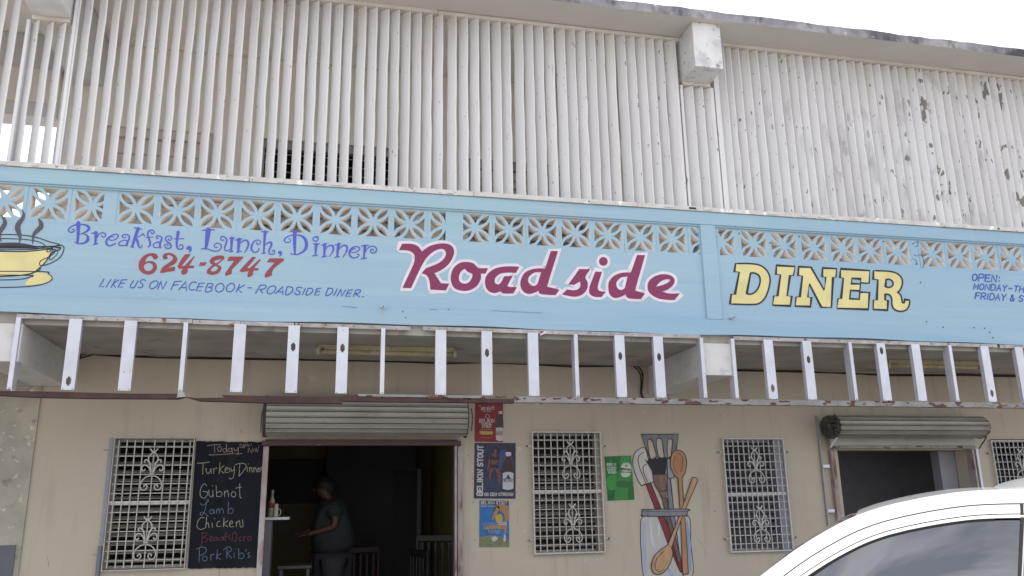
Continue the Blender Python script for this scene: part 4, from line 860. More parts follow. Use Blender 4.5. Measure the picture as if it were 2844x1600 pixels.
mline([(485, 850), (600, 842), (700, 848), (905, 843)], 4)
# ------------------------------------------------------------------ painted sign lettering on the parapet
YL_ = YP-.002
def lettering(name, label, m, fn, lvl=0):
    mb = MB(); fn(mb, YL_-.0009*lvl); return part(name, mb, m, par, label)
zR = Zoom(950, 534, 2.7116)
RD_ = [  # (outline, holes)
 ([(452, 388, 1), (428, 437, 1), (475, 437), (512, 444), (542, 468), (546, 500), (536, 545), (455, 720, 1), (520, 723, 1), (572, 610), (605, 545), (640, 490), (690, 447), (735, 428), (768, 432), (782, 460), (770, 495), (735, 528), (690, 550), (630, 572, 1), (598, 612, 1), (628, 620), (650, 645), (661, 685), (665, 733, 1), (782, 740, 1), (808, 688, 1), (745, 685, 1), (722, 650), (695, 610, 1), (740, 590), (790, 555), (825, 510), (843, 460), (838, 420), (812, 395), (770, 385), (710, 390), (650, 410), (602, 448, 1), (580, 415), (550, 395), (510, 387)], []),
 ([(935, 525), (985, 533), (1015, 560), (1030, 572, 1), (1101, 572, 1), (1080, 613, 1), (1045, 614, 1), (1046, 650), (1018, 702), (970, 735), (910, 743), (850, 725), (823, 680), (820, 625), (840, 570), (885, 533)], [[(925, 576, 1), (947, 600), (982, 613, 1), (978, 645), (955, 678), (922, 688), (890, 675), (880, 640), (894, 600)]]),
 ([(1335, 560, 1), (1310, 608, 1), (1240, 606), (1188, 616), (1155, 645), (1150, 675), (1165, 692), (1190, 688), (1222, 632, 1), (1287, 630, 1), (1248, 700), (1265, 712), (1318, 715, 1), (1290, 763, 1), (1215, 762), (1192, 748), (1150, 760), (1105, 745), (1080, 705), (1080, 645), (1112, 600), (1165, 570), (1240, 558)], []),
 ([(1572, 442, 1), (1627, 443, 1), (1550, 690), (1552, 712), (1580, 719), (1637, 735, 1), (1608, 775, 1), (1540, 772), (1492, 765), (1478, 742, 1), (1440, 760), (1400, 765), (1362, 745), (1343, 700), (1350, 650), (1378, 605), (1430, 580), (1480, 573), (1530, 574, 1)], [[(1500, 601, 1), (1450, 605), (1412, 632), (1400, 665), (1418, 696), (1450, 705), (1472, 690, 1)]]),
 ([(1787, 578, 1), (1870, 580, 1), (1833, 638), (1850, 680), (1845, 730), (1810, 770), (1760, 787), (1710, 782), (1655, 770, 1), (1695, 732, 1), (1745, 738), (1780, 728), (1796, 700), (1790, 672, 1), (1750, 697, 1), (1703, 696, 1)], []),
 ([(1908, 597, 1), (1958, 600, 1), (1928, 700), (1931, 735), (1952, 746), (1988, 748, 1), (1955, 790, 1), (1900, 787), (1865, 765), (1862, 720), (1885, 655)], []),
 ([(1968+33*math.cos(i*.785), 521+33*math.sin(i*.785)) for i in range(8)], []),
 ([(2222, 472, 1), (2283, 474, 1), (2214, 715), (2216, 742), (2240, 750), (2282, 762, 1), (2252, 805, 1), (2190, 803), (2150, 795), (2135, 770, 1), (2095, 790), (2050, 795), (2015, 768), (2005, 715), (2012, 670), (2050, 628), (2110, 606), (2175, 604, 1)], [[(2150, 634, 1), (2105, 641), (2072, 670), (2066, 700), (2080, 728), (2108, 735), (2130, 720, 1)]]),
 ([(2545, 760, 1), (2505, 812, 1), (2440, 810), (2370, 796), (2315, 757), (2300, 710), (2312, 668), (2350, 636), (2405, 618), (2462, 622), (2497, 643), (2505, 672), (2490, 703), (2450, 735), (2412, 747, 1), (2450, 760), (2495, 763)], [[(2462, 655), (2425, 660), (2388, 682), (2362, 712, 1), (2410, 700), (2450, 682), (2470, 666)]])]
def fr1(mb, Y):
    for o, hs in RD_:
        for l in [o]+hs: stroke(mb, zR, Y, smooth_path(l, True, 4), 42, closed=True, sharp=True)
def fr2(mb, Y):
    for o, hs in RD_: fill(mb, zR, Y, o, hs)
lettering('roadside_outline', 'white outline of the sign word Roadside', p_white, fr1, 0)
lettering('roadside_lettering', 'plum painted sign word Roadside', p_magenta, fr2, 1.2)
zD = Zoom(1894, 534, 2.7116)
DN = [
 ([(405, 537, 1), (520, 538), (590, 551), (640, 590), (664, 650), (655, 720), (630, 788), (590, 832), (530, 845), (362, 841, 1), (372, 768, 1), (400, 768, 1), (432, 601, 1), (395, 598, 1)], [[(517, 607, 1), (550, 609), (580, 628), (590, 662), (580, 710), (555, 748), (520, 767), (488, 765, 1)]]),
 ([(713, 551, 1), (852, 559, 1), (840, 627, 1), (814, 626, 1), (792, 781, 1), (827, 783, 1), (817, 856, 1), (684, 850, 1), (692, 781, 1), (720, 781, 1), (743, 620, 1), (708, 618, 1)], []),
 ([(880, 561, 1), (972, 565, 1), (1072, 738, 1), (1083, 640, 1), (1056, 637, 1), (1061, 570, 1), (1165, 576, 1), (1160, 640, 1), (1138, 640, 1), (1126, 868, 1), (1050, 866, 1), (960, 690, 1), (948, 790, 1), (975, 792, 1), (968, 861, 1), (853, 857, 1), (860, 788, 1), (888, 788, 1), (908, 630, 1), (874, 627, 1)], []),
 ([(1196, 577, 1), (1414, 590, 1), (1410, 685, 1), (1346, 682, 1), (1347, 652, 1), (1281, 648, 1), (1275, 688, 1), (1344, 691, 1), (1340, 743, 1), (1270, 739, 1), (1264, 802, 1), (1336, 806, 1), (1341, 752, 1), (1412, 755, 1), (1404, 882, 1), (1168, 875, 1), (1175, 801, 1), (1199, 801, 1), (1216, 645, 1), (1191, 643, 1)], []),
 ([(1443, 591, 1), (1560, 595), (1625, 615), (1658, 655), (1658, 700), (1642, 738), (1625, 752, 1), (1648, 775), (1656, 810), (1662, 832), (1676, 828), (1675, 808, 1), (1715, 812, 1), (1712, 850), (1690, 885), (1650, 897), (1605, 885), (1582, 850), (1580, 800), (1562, 772), (1532, 766, 1), (1530, 812, 1), (1552, 815, 1), (1548, 888, 1), (1441, 882, 1), (1443, 812, 1), (1468, 812, 1), (1476, 658, 1), (1441, 655, 1)], [[(1538, 655, 1), (1570, 658), (1590, 680), (1585, 705), (1560, 717), (1533, 712, 1)]])]
def fd1(mb, Y):
    for o, hs in DN: fill(mb, zD, Y, o, hs)
def fd2(mb, Y):
    for o, hs in DN:
        for l in [o]+hs: stroke(mb, zD, Y, smooth_path(l, True, 4), 12, closed=True, sharp=True)
lettering('diner_lettering', 'pale yellow sign word DINER', p_yellow, fd1, 0)
lettering('diner_outline', 'black outline of the sign word DINER', p_ink, fd2, 1)
zN = Zoom(260, 690, 4.770)
DG = [
 ([(790, 62), (838, 82), (855, 118, 1), (820, 148, 1), (793, 135), (770, 105), (740, 100), (702, 130), (680, 185, 1), (720, 168), (780, 170), (825, 200), (840, 245), (820, 300), (770, 338), (700, 345), (630, 312), (598, 255), (602, 180), (650, 110), (715, 72)], [[(720, 192), (682, 210), (665, 245), (680, 285), (720, 300), (765, 285), (785, 245), (775, 210), (750, 195)]]),
 ([(915, 115), (930, 75), (975, 60), (1040, 65), (1090, 100), (1108, 145), (1090, 190), (1040, 225), (975, 255, 1), (1080, 243, 1), (1078, 295, 1), (985, 310), (890, 328, 1), (882, 310), (905, 260), (950, 220), (1010, 180), (1050, 140), (1042, 105), (1005, 86), (975, 92), (970, 110), (988, 128, 1), (950, 145), (925, 135)], []),
 ([(1210, 78, 1), (1283, 75, 1), (1275, 95), (1165, 232, 1), (1205, 232, 1), (1325, 105, 1), (1342, 105, 1), (1265, 228, 1), (1335, 228, 1), (1322, 262, 1), (1250, 265), (1248, 300), (1225, 335), (1185, 348), (1162, 330), (1165, 295), (1185, 267, 1), (1140, 270), (1115, 250), (1122, 215), (1165, 140)], []),
 ([(1412, 185, 1), (1497, 182, 1), (1478, 228, 1), (1393, 230, 1)], []),
 ([(1690, 92), (1725, 105), (1733, 130), (1715, 152), (1640, 212, 1), (1680, 235), (1692, 265), (1670, 310), (1620, 342), (1560, 350), (1510, 335), (1498, 310), (1515, 270), (1575, 218, 1), (1545, 195), (1540, 160), (1570, 120), (1630, 98)], [[(1702, 140, 1), (1630, 153), (1598, 175), (1610, 192), (1640, 188)], [(1610, 232), (1568, 262), (1552, 290), (1580, 305), (1620, 295), (1645, 265), (1635, 240)]]),
 ([(1795, 108, 1), (1980, 107, 1), (1975, 130), (1900, 210), (1850, 260), (1830, 290), (1825, 335), (1750, 362, 1), (1742, 345), (1762, 300), (1862, 165, 1), (1768, 162, 1)], []),
 ([(2100, 112, 1), (2145, 112, 1), (2135, 135), (2033, 262, 1), (2065, 262, 1), (2195, 145, 1), (2217, 150, 1), (2125, 262, 1), (2190, 262, 1), (2175, 292, 1), (2115, 298), (2108, 350), (2055, 380), (2038, 365), (2045, 325), (2058, 300, 1), (1965, 312), (1942, 300), (1945, 280)], []),
 ([(2328, 132, 1), (2500, 132), (2527, 155, 1), (2450, 215), (2390, 265), (2365, 310), (2355, 360), (2275, 387, 1), (2265, 365), (2290, 310), (2400, 185, 1), (2297, 183, 1)], [])]
def fn1(mb, Y):
    for o, hs in DG: fill(mb, zN, Y, o, hs)
lettering('phone_lettering', 'brick red painted number 624-8747', p_red, fn1)
z6 = Zoom(180, 600, 6.44); z7 = Zoom(540, 620, 8.5867); z8 = Zoom(780, 630, 9.2)
BF = [(z6, [(205, 155), (150, 172), (88, 210), (64, 250), (85, 284), (132, 290), (170, 265), (160, 240), (130, 242)], [30, 20, 22, 26, 24, 22, 22, 20, 18]), (z6, [(240, 125), (238, 300), (225, 490)], [76, 56, 36]), (z6, [(275, 152), (350, 155), (410, 180), (432, 220), (400, 265), (340, 300), (272, 325)], [22, 26, 42, 48, 38, 24, 14]),
 (z6, [(340, 322), (400, 350), (414, 410), (388, 455), (330, 488), (250, 490), (175, 465)], [18, 32, 56, 50, 30, 22, 20]), (z6, [(485, 308), (585, 294)], 22), (z6, [(556, 300), (552, 400), (545, 495)], [66, 46, 38]), (z6, [(510, 512), (585, 492)], 20), (z6, [(575, 385), (608, 330), (660, 300), (710, 308), (728, 340), (715, 368), (680, 375), (655, 348)], [22, 20, 20, 22, 24, 22, 20, 18]),
 (z6, [(880, 380), (850, 367), (812, 378), (790, 410), (830, 436), (900, 420), (950, 375), (950, 338), (910, 325), (850, 340), (780, 385), (745, 440), (745, 500), (790, 530), (850, 518), (910, 488)], [14, 16, 18, 18, 18, 20, 22, 22, 20, 20, 24, 36, 36, 26, 24, 20]),
 (z6, [(1085, 362), (1078, 388), (1045, 390), (1025, 362), (1050, 335), (1110, 330), (1150, 362), (1148, 410), (1122, 460), (1108, 525)], [16, 18, 18, 20, 20, 20, 24, 30, 36, 40]), (z6, [(1118, 438), (1060, 435), (995, 455), (963, 492), (980, 525), (1040, 528), (1105, 520)], [18, 18, 20, 22, 24, 22, 22]),
 (z6, [(1250, 210), (1370, 234)], 22), (z6, [(1312, 225), (1250, 400), (1205, 545)], [62, 50, 38]), (z6, [(1180, 545), (1230, 562)], 22), (z6, [(1280, 398), (1330, 360), (1400, 322)], 18), (z6, [(1396, 312), (1425, 356)], 22), (z6, [(1272, 410), (1300, 450), (1318, 530), (1345, 565), (1376, 552), (1378, 515)], [34, 46, 38, 22, 18, 16]),
 (z6, [(1545, 285), (1555, 315), (1592, 305), (1592, 268), (1550, 250), (1500, 272), (1482, 330), (1502, 400), (1525, 470), (1520, 530), (1490, 552)], [18, 22, 22, 20, 22, 26, 28, 32, 34, 26, 20]), (z6, [(1450, 384), (1580, 376)], 16),
 (z6, [(1675, 382), (1662, 405), (1635, 392), (1640, 360), (1690, 355), (1732, 385), (1728, 430), (1700, 500), (1710, 568)], [16, 18, 18, 20, 20, 24, 34, 38, 28]), (z6, [(1700, 465), (1640, 470), (1592, 500), (1585, 540), (1620, 565), (1690, 556)], 20),
 (z6, [(1868, 400), (1852, 418), (1880, 436), (1912, 412), (1905, 372), (1860, 355), (1812, 375), (1800, 420), (1840, 465), (1888, 500), (1900, 548), (1860, 580), (1800, 566), (1785, 522), (1820, 500), (1850, 520), (1836, 542)], [14, 18, 18, 18, 20, 20, 22, 26, 30, 32, 28, 22, 20, 20, 18, 16, 14]),
 (z6, [(2028, 288), (2010, 400), (2000, 500), (2015, 570), (2060, 595), (2105, 580), (2112, 530), (2072, 510), (2050, 542)], [58, 46, 38, 32, 24, 22, 20, 18, 16]), (z6, [(1960, 408), (2130, 405)], 18), (z6, [(2205, 575), (2235, 570), (2250, 612), (2218, 650)], [66, 66, 34, 12]),
 (z7, [(195, 170), (330, 155), (475, 158)], 28), (z7, [(330, 165), (300, 400), (272, 605)], [130, 98, 52]), (z7, [(158, 612), (230, 605), (330, 620), (400, 645), (480, 665), (580, 652), (638, 585), (635, 520), (580, 480), (505, 488), (468, 540), (500, 578), (545, 568)], [24, 26, 28, 28, 28, 26, 26, 26, 26, 24, 22, 24, 24]),
 (z7, [(700, 398), (650, 408), (625, 372), (640, 328), (690, 318), (750, 358), (770, 420), (740, 520), (718, 600), (740, 652), (790, 652), (862, 618)], [26, 28, 26, 26, 28, 36, 42, 36, 32, 28, 24, 24]), (z7, [(892, 352), (885, 500), (875, 672)], [78, 56, 38]), (z7, [(832, 362), (955, 350)], 24), (z7, [(832, 686), (920, 668)], 24),
 (z7, [(978, 402), (1140, 372)], 26), (z7, [(1065, 388), (1055, 520), (1045, 682)], [92, 70, 48]), (z7, [(1008, 692), (1120, 668)], 26), (z7, [(1088, 482), (1150, 430), (1220, 402), (1270, 432), (1288, 500), (1262, 590), (1190, 708)], [22, 28, 38, 46, 48, 40, 12]),
 (z7, [(1505, 452), (1480, 478), (1500, 505), (1545, 500), (1578, 460), (1560, 415), (1500, 400), (1420, 440), (1368, 530), (1362, 620), (1400, 680), (1460, 690), (1520, 660), (1540, 598)], [18, 22, 24, 24, 22, 22, 26, 34, 44, 44, 34, 26, 26, 24]),
 (z7, [(1598, 203), (1760, 203)], 26), (z7, [(1688, 205), (1670, 400), (1655, 702)], [78, 56, 34]), (z7, [(1608, 718), (1695, 710)], 24), (z7, [(1678, 522), (1750, 470), (1812, 452), (1838, 495), (1820, 560), (1782, 640), (1775, 700), (1810, 740), (1870, 740), (1912, 700), (1910, 652), (1872, 645), (1850, 688)], [20, 30, 46, 50, 44, 36, 32, 28, 26, 24, 22, 22, 20]),
 (z7, [(2030, 700), (2055, 700), (2066, 742), (2020, 790)], [80, 70, 38, 8]),
 (z8, [(310, 210), (200, 235), (112, 290), (88, 342), (120, 390), (190, 400), (245, 362), (230, 320), (185, 300)], [24, 28, 34, 34, 30, 26, 24, 22, 14]), (z8, [(355, 135), (350, 400), (358, 692)], [104, 82, 44]), (z8, [(395, 208), (520, 228), (618, 312), (655, 430), (630, 560), (540, 650), (430, 700), (340, 705), (255, 682)], [26, 48, 76, 86, 74, 46, 32, 28, 30]),
 (z8, [(945, 258), (890, 252), (835, 280), (822, 325), (860, 362), (925, 360), (958, 312), (938, 282), (900, 288)], [40, 30, 28, 30, 34, 32, 28, 28, 22]), (z8, [(828, 440), (985, 438)], 32), (z8, [(905, 445), (892, 590), (882, 722)], [80, 56, 38]), (z8, [(808, 742), (935, 722)], 28),
 (z8, [(1040, 468), (1175, 424)], 30), (z8, [(1120, 450), (1115, 600), (1105, 762)], [86, 64, 44]), (z8, [(1045, 772), (1170, 746)], 28), (z8, [(1148, 562), (1200, 502), (1270, 472), (1328, 492), (1342, 560), (1318, 650), (1230, 770)], [20, 30, 42, 50, 48, 36, 12]),
 (z8, [(1390, 462), (1535, 426)], 30), (z8, [(1475, 450), (1455, 600), (1440, 762)], [86, 64, 44]), (z8, [(1380, 782), (1490, 758)], 28), (z8, [(1500, 562), (1552, 502), (1625, 472), (1680, 492), (1692, 560), (1662, 660), (1575, 786)], [20, 30, 42, 50, 48, 36, 12]),
 (z8, [(1920, 580), (1900, 560), (1855, 562), (1795, 600), (1775, 632), (1840, 655), (1930, 642), (2000, 592), (2012, 540), (1960, 508), (1880, 512), (1800, 555), (1750, 640), (1765, 735), (1830, 788), (1920, 785), (1988, 750), (1992, 708), (1945, 700)], [16, 20, 26, 32, 24, 24, 26, 30, 32, 30, 34, 40, 48, 46, 36, 30, 28, 26, 24]),
 (z8, [(2060, 490), (2240, 470)], 30), (z8, [(2150, 485), (2138, 620), (2118, 802)], [80, 60, 44]), (z8, [(2048, 822), (2188, 795)], 28), (z8, [(2160, 645), (2200, 572), (2270, 512), (2360, 496), (2435, 540), (2442, 610), (2390, 665), (2320, 660), (2288, 612), (2320, 572), (2372, 600)], [20, 24, 28, 32, 34, 34, 32, 32, 30, 28, 26])]
def fb(mb, Y):
    for Z, pts, w in BF: stroke(mb, Z, Y, pts, w, n=4)
lettering('meals_lettering', 'curly violet-blue painted words Breakfast, Lunch, Dinner', p_violet, fb)
z9_ = Zoom(640, 760, 6.44)
LK = [(zN, p, 13.5) for p in ([(137, 405), (75, 508), (135, 506)], [(230, 412), (165, 510)], [(290, 410), (232, 514)], [(335, 417), (260, 465), (288, 515)], [(443, 414), (372, 418), (325, 515), (382, 510)], [(410, 460), (350, 464)], [(530, 425), (488, 490), (495, 518), (525, 520), (548, 500), (588, 430)], [(688, 426), (660, 412), (625, 425), (620, 450), (650, 475), (650, 502), (620, 520), (588, 514)],
 [(820, 428), (765, 450), (742, 500), (758, 532), (800, 524), (842, 488), (852, 445), (820, 428)], [(892, 438), (845, 540)], [(890, 438), (912, 540), (968, 440)], [(1160, 434), (1075, 438), (1022, 550)], [(1120, 482), (1055, 486)], [(1125, 550), (1222, 440), (1228, 560)], [(1160, 518), (1225, 520)], [(1365, 456), (1330, 443), (1285, 465), (1264, 510), (1278, 545), (1310, 550), (1335, 540)],
 [(1468, 458), (1400, 462), (1358, 560), (1425, 558)], [(1445, 505), (1382, 510)], [(1512, 468), (1480, 568), (1520, 575), (1562, 560), (1566, 530), (1520, 515)], [(1508, 468), (1560, 465), (1582, 480), (1570, 505), (1520, 515)], [(1680, 462), (1635, 482), (1614, 530), (1632, 570), (1670, 576), (1714, 550), (1727, 505), (1710, 470), (1680, 462)], [(1820, 462), (1780, 485), (1757, 530), (1772, 568), (1815, 572), (1855, 545), (1867, 500), (1850, 468), (1820, 462)],
 [(1935, 475), (1886, 580)], [(2000, 485), (1908, 535), (1960, 584)], [(2042, 520), (2092, 522)])]
LK += [(z9_, p, 18.5) for p in ([(535, 210), (447, 352)], [(535, 208), (605, 204), (640, 225), (620, 262), (545, 282)], [(530, 282), (575, 352)], [(765, 218), (700, 240), (658, 300), (668, 350), (705, 360), (768, 335), (806, 280), (805, 235), (765, 218)], [(802, 358), (940, 230), (932, 370)], [(850, 325), (932, 325)], [(1015, 240), (980, 370), (1040, 370), (1100, 330), (1118, 280), (1090, 240), (1008, 236)],
 [(1283, 258), (1240, 242), (1190, 255), (1187, 290), (1230, 315), (1245, 348), (1210, 376), (1160, 368), (1148, 340)], [(1340, 265), (1290, 378)], [(1388, 265), (1348, 378), (1400, 375), (1458, 335), (1475, 290), (1450, 264), (1392, 262)], [(1618, 260), (1545, 270), (1505, 388), (1582, 378)], [(1600, 315), (1532, 322)], [(1748, 262), (1704, 388), (1760, 382), (1820, 340), (1832, 290), (1805, 264), (1742, 260)], [(1910, 275), (1848, 396)],
 [(1975, 280), (1908, 400)], [(1975, 280), (1990, 402), (2060, 290)], [(2185, 288), (2112, 297), (2060, 410), (2148, 400)], [(2160, 345), (2092, 352)], [(2245, 300), (2198, 410)], [(2240, 297), (2300, 286), (2328, 305), (2300, 345), (2232, 360)], [(2238, 360), (2308, 416)], [(2364, 411), (2378, 413)])]
ROUND = (5,)
def fl(mb, Y):
    for Z, pts, w in LK: stroke(mb, Z, Y, pts, w, sharp=len(pts) < 5, n=3)
lettering('facebook_line_lettering', 'small blue painted line under the phone number', p_blue, fl)
def fo(mb, Y):
    text(mb, zD, Y, 'OPEN:', (2178, 664), (2400, 678), 50, 10, .08); text(mb, zD, Y, 'MONDAY-TH', (2190, 730), (2578, 752), 44, 9, .12); text(mb, zD, Y, 'FRIDAY & S', (2202, 802), (2572, 824), 46, 9, .12)
lettering('opening_hours_lettering', 'small blue painted opening hours near the right edge', p_blue, fo)
# coffee cup painting, cut by the left edge of the photograph; completed symmetrically about its middle
zU = Zoom(0, 460, 2.7116); CX = -40
def mir(pts): return pts+[(2*CX-p[0],)+tuple(p[1:]) for p in reversed(pts)]
def fc(shape):
    def f(mb, Y): fill(mb, zU, Y, shape)
    return f
cup = lettering('coffee_cup_painting', 'painted yellow cup of steaming coffee', p_yellow, fc(mir([(CX, 652), (150, 650), (290, 640), (352, 626), (378, 655), (345, 718), (290, 770), (240, 808), (130, 826), (CX, 832)])))
def cs(name, m, f, lvl): mb = MB(); f(mb, YL_-.0007*lvl); sub(name, mb, m, cup)
cs('saucer_yellow', p_yellow, fc([(188, 898), (222, 850), (270, 806), (350, 812), (390, 845), (352, 880), (265, 898)]), 0)
cs('coffee', p_coffee, fc(mir([(CX, 584), (100, 579), (200, 590), (285, 613), (200, 622), (CX, 610)])), 0)
def lines(mb, Y):
    for pts, w in ((mir([(CX, 520), (120, 520), (250, 535), (350, 567), (402, 607)]), 7), (mir([(CX, 548), (150, 553), (268, 568), (330, 592), (332, 612), (290, 625), (200, 632), (CX, 634)]), 6), (mir([(CX, 642), (150, 648), (290, 638), (352, 622)]), 8),
                   (mir([(CX, 836), (130, 828), (240, 810), (290, 776), (345, 722), (382, 660), (402, 612)]), 8), (mir([(CX, 862), (120, 858), (205, 846), (218, 826)]), 7), (mir([(CX, 918), (150, 914), (290, 900), (370, 874), (393, 845), (362, 815), (298, 798)]), 7),
                   ([(402, 612), (440, 598), (475, 605), (480, 635), (452, 690), (385, 733), (318, 752), (297, 742), (310, 715), (362, 690), (408, 655), (418, 632), (392, 634), (362, 652), (356, 636), (402, 612)], 7), ([(435, 632), (428, 668), (385, 708), (372, 700), (388, 660), (400, 640)], 5), ([(305, 772), (292, 790), (240, 808)], 7)):
        stroke(mb, zU, Y, pts, w)
cs('ink_outline', p_ink, lines, 1)
zT = Zoom(0, 500, 8.05)
def steam(mb, Y):
    for pts, w in (([(15, 785), (85, 870), (110, 960), (60, 1060), (0, 1150), (-20, 1240), (5, 1320), (30, 1385)], [5, 70, 95, 100, 90, 70, 40, 8]), ([(490, 655), (530, 760), (495, 870), (410, 985), (395, 1090), (430, 1210), (450, 1300), (425, 1412)], [5, 55, 80, 115, 125, 90, 55, 8]), ([(850, 850), (905, 940), (915, 1040), (820, 1140), (750, 1230), (735, 1330), (730, 1440)], [5, 85, 110, 95, 70, 42, 6]), ([(-420, 800), (-350, 900), (-370, 1010), (-460, 1120), (-480, 1250), (-440, 1390)], [5, 70, 100, 110, 60, 6])):
        stroke(mb, zT, Y, pts, w)
cs('steam', p_steam, steam, 2)

# ------------------------------------------------------------------ things inside the left doorway
cnt = thing('counter', 'white-topped counter just inside the left doorway', 'counter', (-.3, 8.6, .2))
ct = zd(205, 985, 8.45)
mb = MB(); mb.box(-.60, zd(298, 985, 8.35).x, 8.32, 8.72, ct.z-.012, ct.z+.012); part('top', mb, flat('white_laminate', (.62, .62, .64)), cnt, bevel=.003)
mb = MB(); mb.box(-.58, zd(160, 985, 8.35).x, 8.36, 8.70, .2, ct.z-.013); part('side_panel', mb, flat('grey_panel', (.16, .155, .17)), cnt)
zt = ct.z+.012; b0 = zd(155, 970, 8.42)
bt = thing('sauce_bottle', 'clear bottle with a red label on the white counter', 'bottle', (b0.x, 8.42, zt))
mb = MB(); mb.lathe([(.001, 0), (.030, 0), (.033, .01), (.033, .10), (.03, .13), (.022, .155), (.012, .185), (.012, .215)], (b0.x, 8.42, zt), 18); part('glass', mb, mat('bottle_glass', (.20, .22, .16), (.28, .28, .22), 20, .15, bump=0, spec=.6), bt, smooth=True)
mb = MB(); mb.lathe([(.034, 0), (.034, .045)], (b0.x, 8.42, zt+.085), 18); part('label', mb, flat('red_label', (.30, .035, .03)), bt, smooth=True)
mb = MB(); mb.lathe([(.013, 0), (.0135, .03), (.008, .036)], (b0.x, 8.42, zt+.213), 14); part('cap', mb, flat('bottle_cap', (.25, .26, .3)), bt, smooth=True)
g0 = zd(190, 970, 8.38)
mg = thing('mug', 'tall cream mug beside the bottle on the white counter', 'mug', (g0.x, 8.38, zt))
mb = MB(); mb.lathe([(.016, 0), (.020, .005), (.020, .12), (.017, .12), (.016, .01), (.001, .01)], (g0.x, 8.38, zt), 18); part('cup', mb, flat('cream_mug', (.50, .48, .42)), mg, smooth=True)
mb = MB(); mb.tube([(g0.x+.018, 8.38, zt+.07), (g0.x+.036, 8.38, zt+.072), (g0.x+.046, 8.38, zt+.045), (g0.x+.036, 8.38, zt+.018), (g0.x+.018, 8.38, zt+.012)], .004, 6); part('handle', mb, flat('cream_handle', (.50, .48, .42)), mg, smooth=True)

def chair(label, x, y, rot, colr, h=.42, group=None):
    t = thing('chair', label, 'chair', (x, y, .2), group); m = flat('chair_paint', colr, .45)
    def bx(n, a, b, c, d, e, f, bev=.008): mb = MB(); mb.box(x+a, x+b, y+c, y+d, .2+e, .2+f); part(n, mb, m, t, bevel=bev)
    bx('seat', -.21, .21, -.20, .20, .43, .46)
    for i in range(5): bx('back_slat', -.18+.075*i, -.14+.075*i, .185, .205, .50, .50+h-.03)
    bx('back_rail', -.21, .21, .18, .21, .50+h-.03, .54+h)
    for sx in (-1, 1):
        for sy, hh in ((-1, .43), (1, .50+h)): bx('leg', sx*.195-.018, sx*.195+.018, sy*.18-.018+.01, sy*.18+.018+.01, 0, hh)
    t.rotation_euler[2] = rot; return t
e0 = zd(900, 1400, 10.2); chair('dark red chair against the dark partition behind the standing person', e0.x, 10.2, .1, (.035, .006, .008), .40)
e1 = zd(1440, 1300, 9.4); chair('dark wooden chair with a tall back nearest the yellow wall', e1.x+.1, 9.4, 2.7, (.009, .008, .010), .55)
e2 = zd(1590, 1350, 8.8); chair('dark chair just inside the right jamb of the left doorway', e2.x-.12, 8.9, 1.9, (.009, .008, .012), .42)
tb0, tb1 = zd(205, 1370, 8.9), zd(480, 1375, 8.9)
tb = thing('side_table', 'small grey table low in the left doorway in front of the person', 'table', ((tb0.x+tb1.x)/2, 9.1, .2)); mt = flat('grey_table', (.075, .072, .07))
mb = MB(); mb.box(tb0.x, tb1.x, 8.9, 9.3, tb0.z-.03, tb0.z); part('top', mb, mt, tb, bevel=.004)
for x in (tb0.x+.02, tb1.x-.05):
    for y in (8.92, 9.25): mb = MB(); mb.box(x, x+.03, y, y+.03, .2, tb0.z-.031); part('leg', mb, mt, tb)

# ------------------------------------------------------------------ the person, leaning forward and facing left
YPn = 9.45
def J(x, y, dy=0): p = zd(x, y, YPn+dy); return Vector((p.x, YPn+dy, p.z))
def skin(name, pts, edges, rads, m, parent, sub_=2):
    me = bpy.data.meshes.new(name); me.from_pydata([tuple(p) for p in pts], edges, []); o = bpy.data.objects.new(name, me); COL.objects.link(o); me.materials.append(m)
    s = o.modifiers.new('skin', 'SKIN'); s.use_smooth_shade = True
    lay = me.skin_vertices[0] if me.skin_vertices else None
    if lay is None:
        with bpy.context.temp_override(object=o, active_object=o): pass
    for i, r in enumerate(rads):
        d = me.skin_vertices[0].data[i]; d.radius = r if isinstance(r, tuple) else (r, r); d.use_root = (i == 0)
    ss = o.modifiers.new('sub', 'SUBSURF'); ss.levels = ss.render_levels = sub_
    o.parent = parent; o.matrix_parent_inverse = Matrix.Translation(-base_of(parent)); return o
hd = J(578, 745); pel = J(655, 1250); fx = .02
per = thing('person', 'person in a dark teal t-shirt and dark shorts leaning over a table inside the doorway', 'person', (pel.x, YPn, .2))
m_skin = mat('brown_skin', (.085, .038, .026), (.07, .032, .022), 8, .5, bump=0); m_tee = mat('teal_shirt_cloth', (.021, .029, .029), (.017, .024, .024), 12, .9, bump=.3, bscale=12); m_sho = mat('dark_shorts_cloth', (.035, .035, .05), None, 9, .9); m_hair = mat('black_hair', (.012, .010, .010), None, 30, .6, bump=.4)
chest = J(640, 930); neck = J(612, 815); waist = J(650, 1110)
shN, elN, wrN = J(668, 880, -.20), J(668, 1050, -.24), J(505, 1098, -.20)
shF, elF, wrF = J(615, 880, .19), J(575, 1040, .24), J(455, 1085, .20)
kneeN, ankN = Vector((pel.x-.02, YPn-.10, .68)), Vector((pel.x+.06, YPn-.11, .27)); kneeF, ankF = Vector((pel.x-.10, YPn+.10, .68)), Vector((pel.x-.06, YPn+.11, .27))
hN, hF = Vector((pel.x, YPn-.10, pel.z-.10)), Vector((pel.x-.02, YPn+.10, pel.z-.10))
toeN, toeF = ankN+Vector((-.17, 0, -.04)), ankF+Vector((-.17, 0, -.04))
handN, handF = wrN+Vector((-.08, 0, -.02)), wrF+Vector((-.08, 0, -.02))
P0 = [pel, waist, chest, neck, hd+Vector((.012, 0, -.06)), hd+Vector((0, 0, .01)), hd+Vector((.005, 0, .06)), shN, elN, wrN, handN, shF, elF, wrF, handF, hN, kneeN, ankN, toeN, hF, kneeF, ankF, toeF]
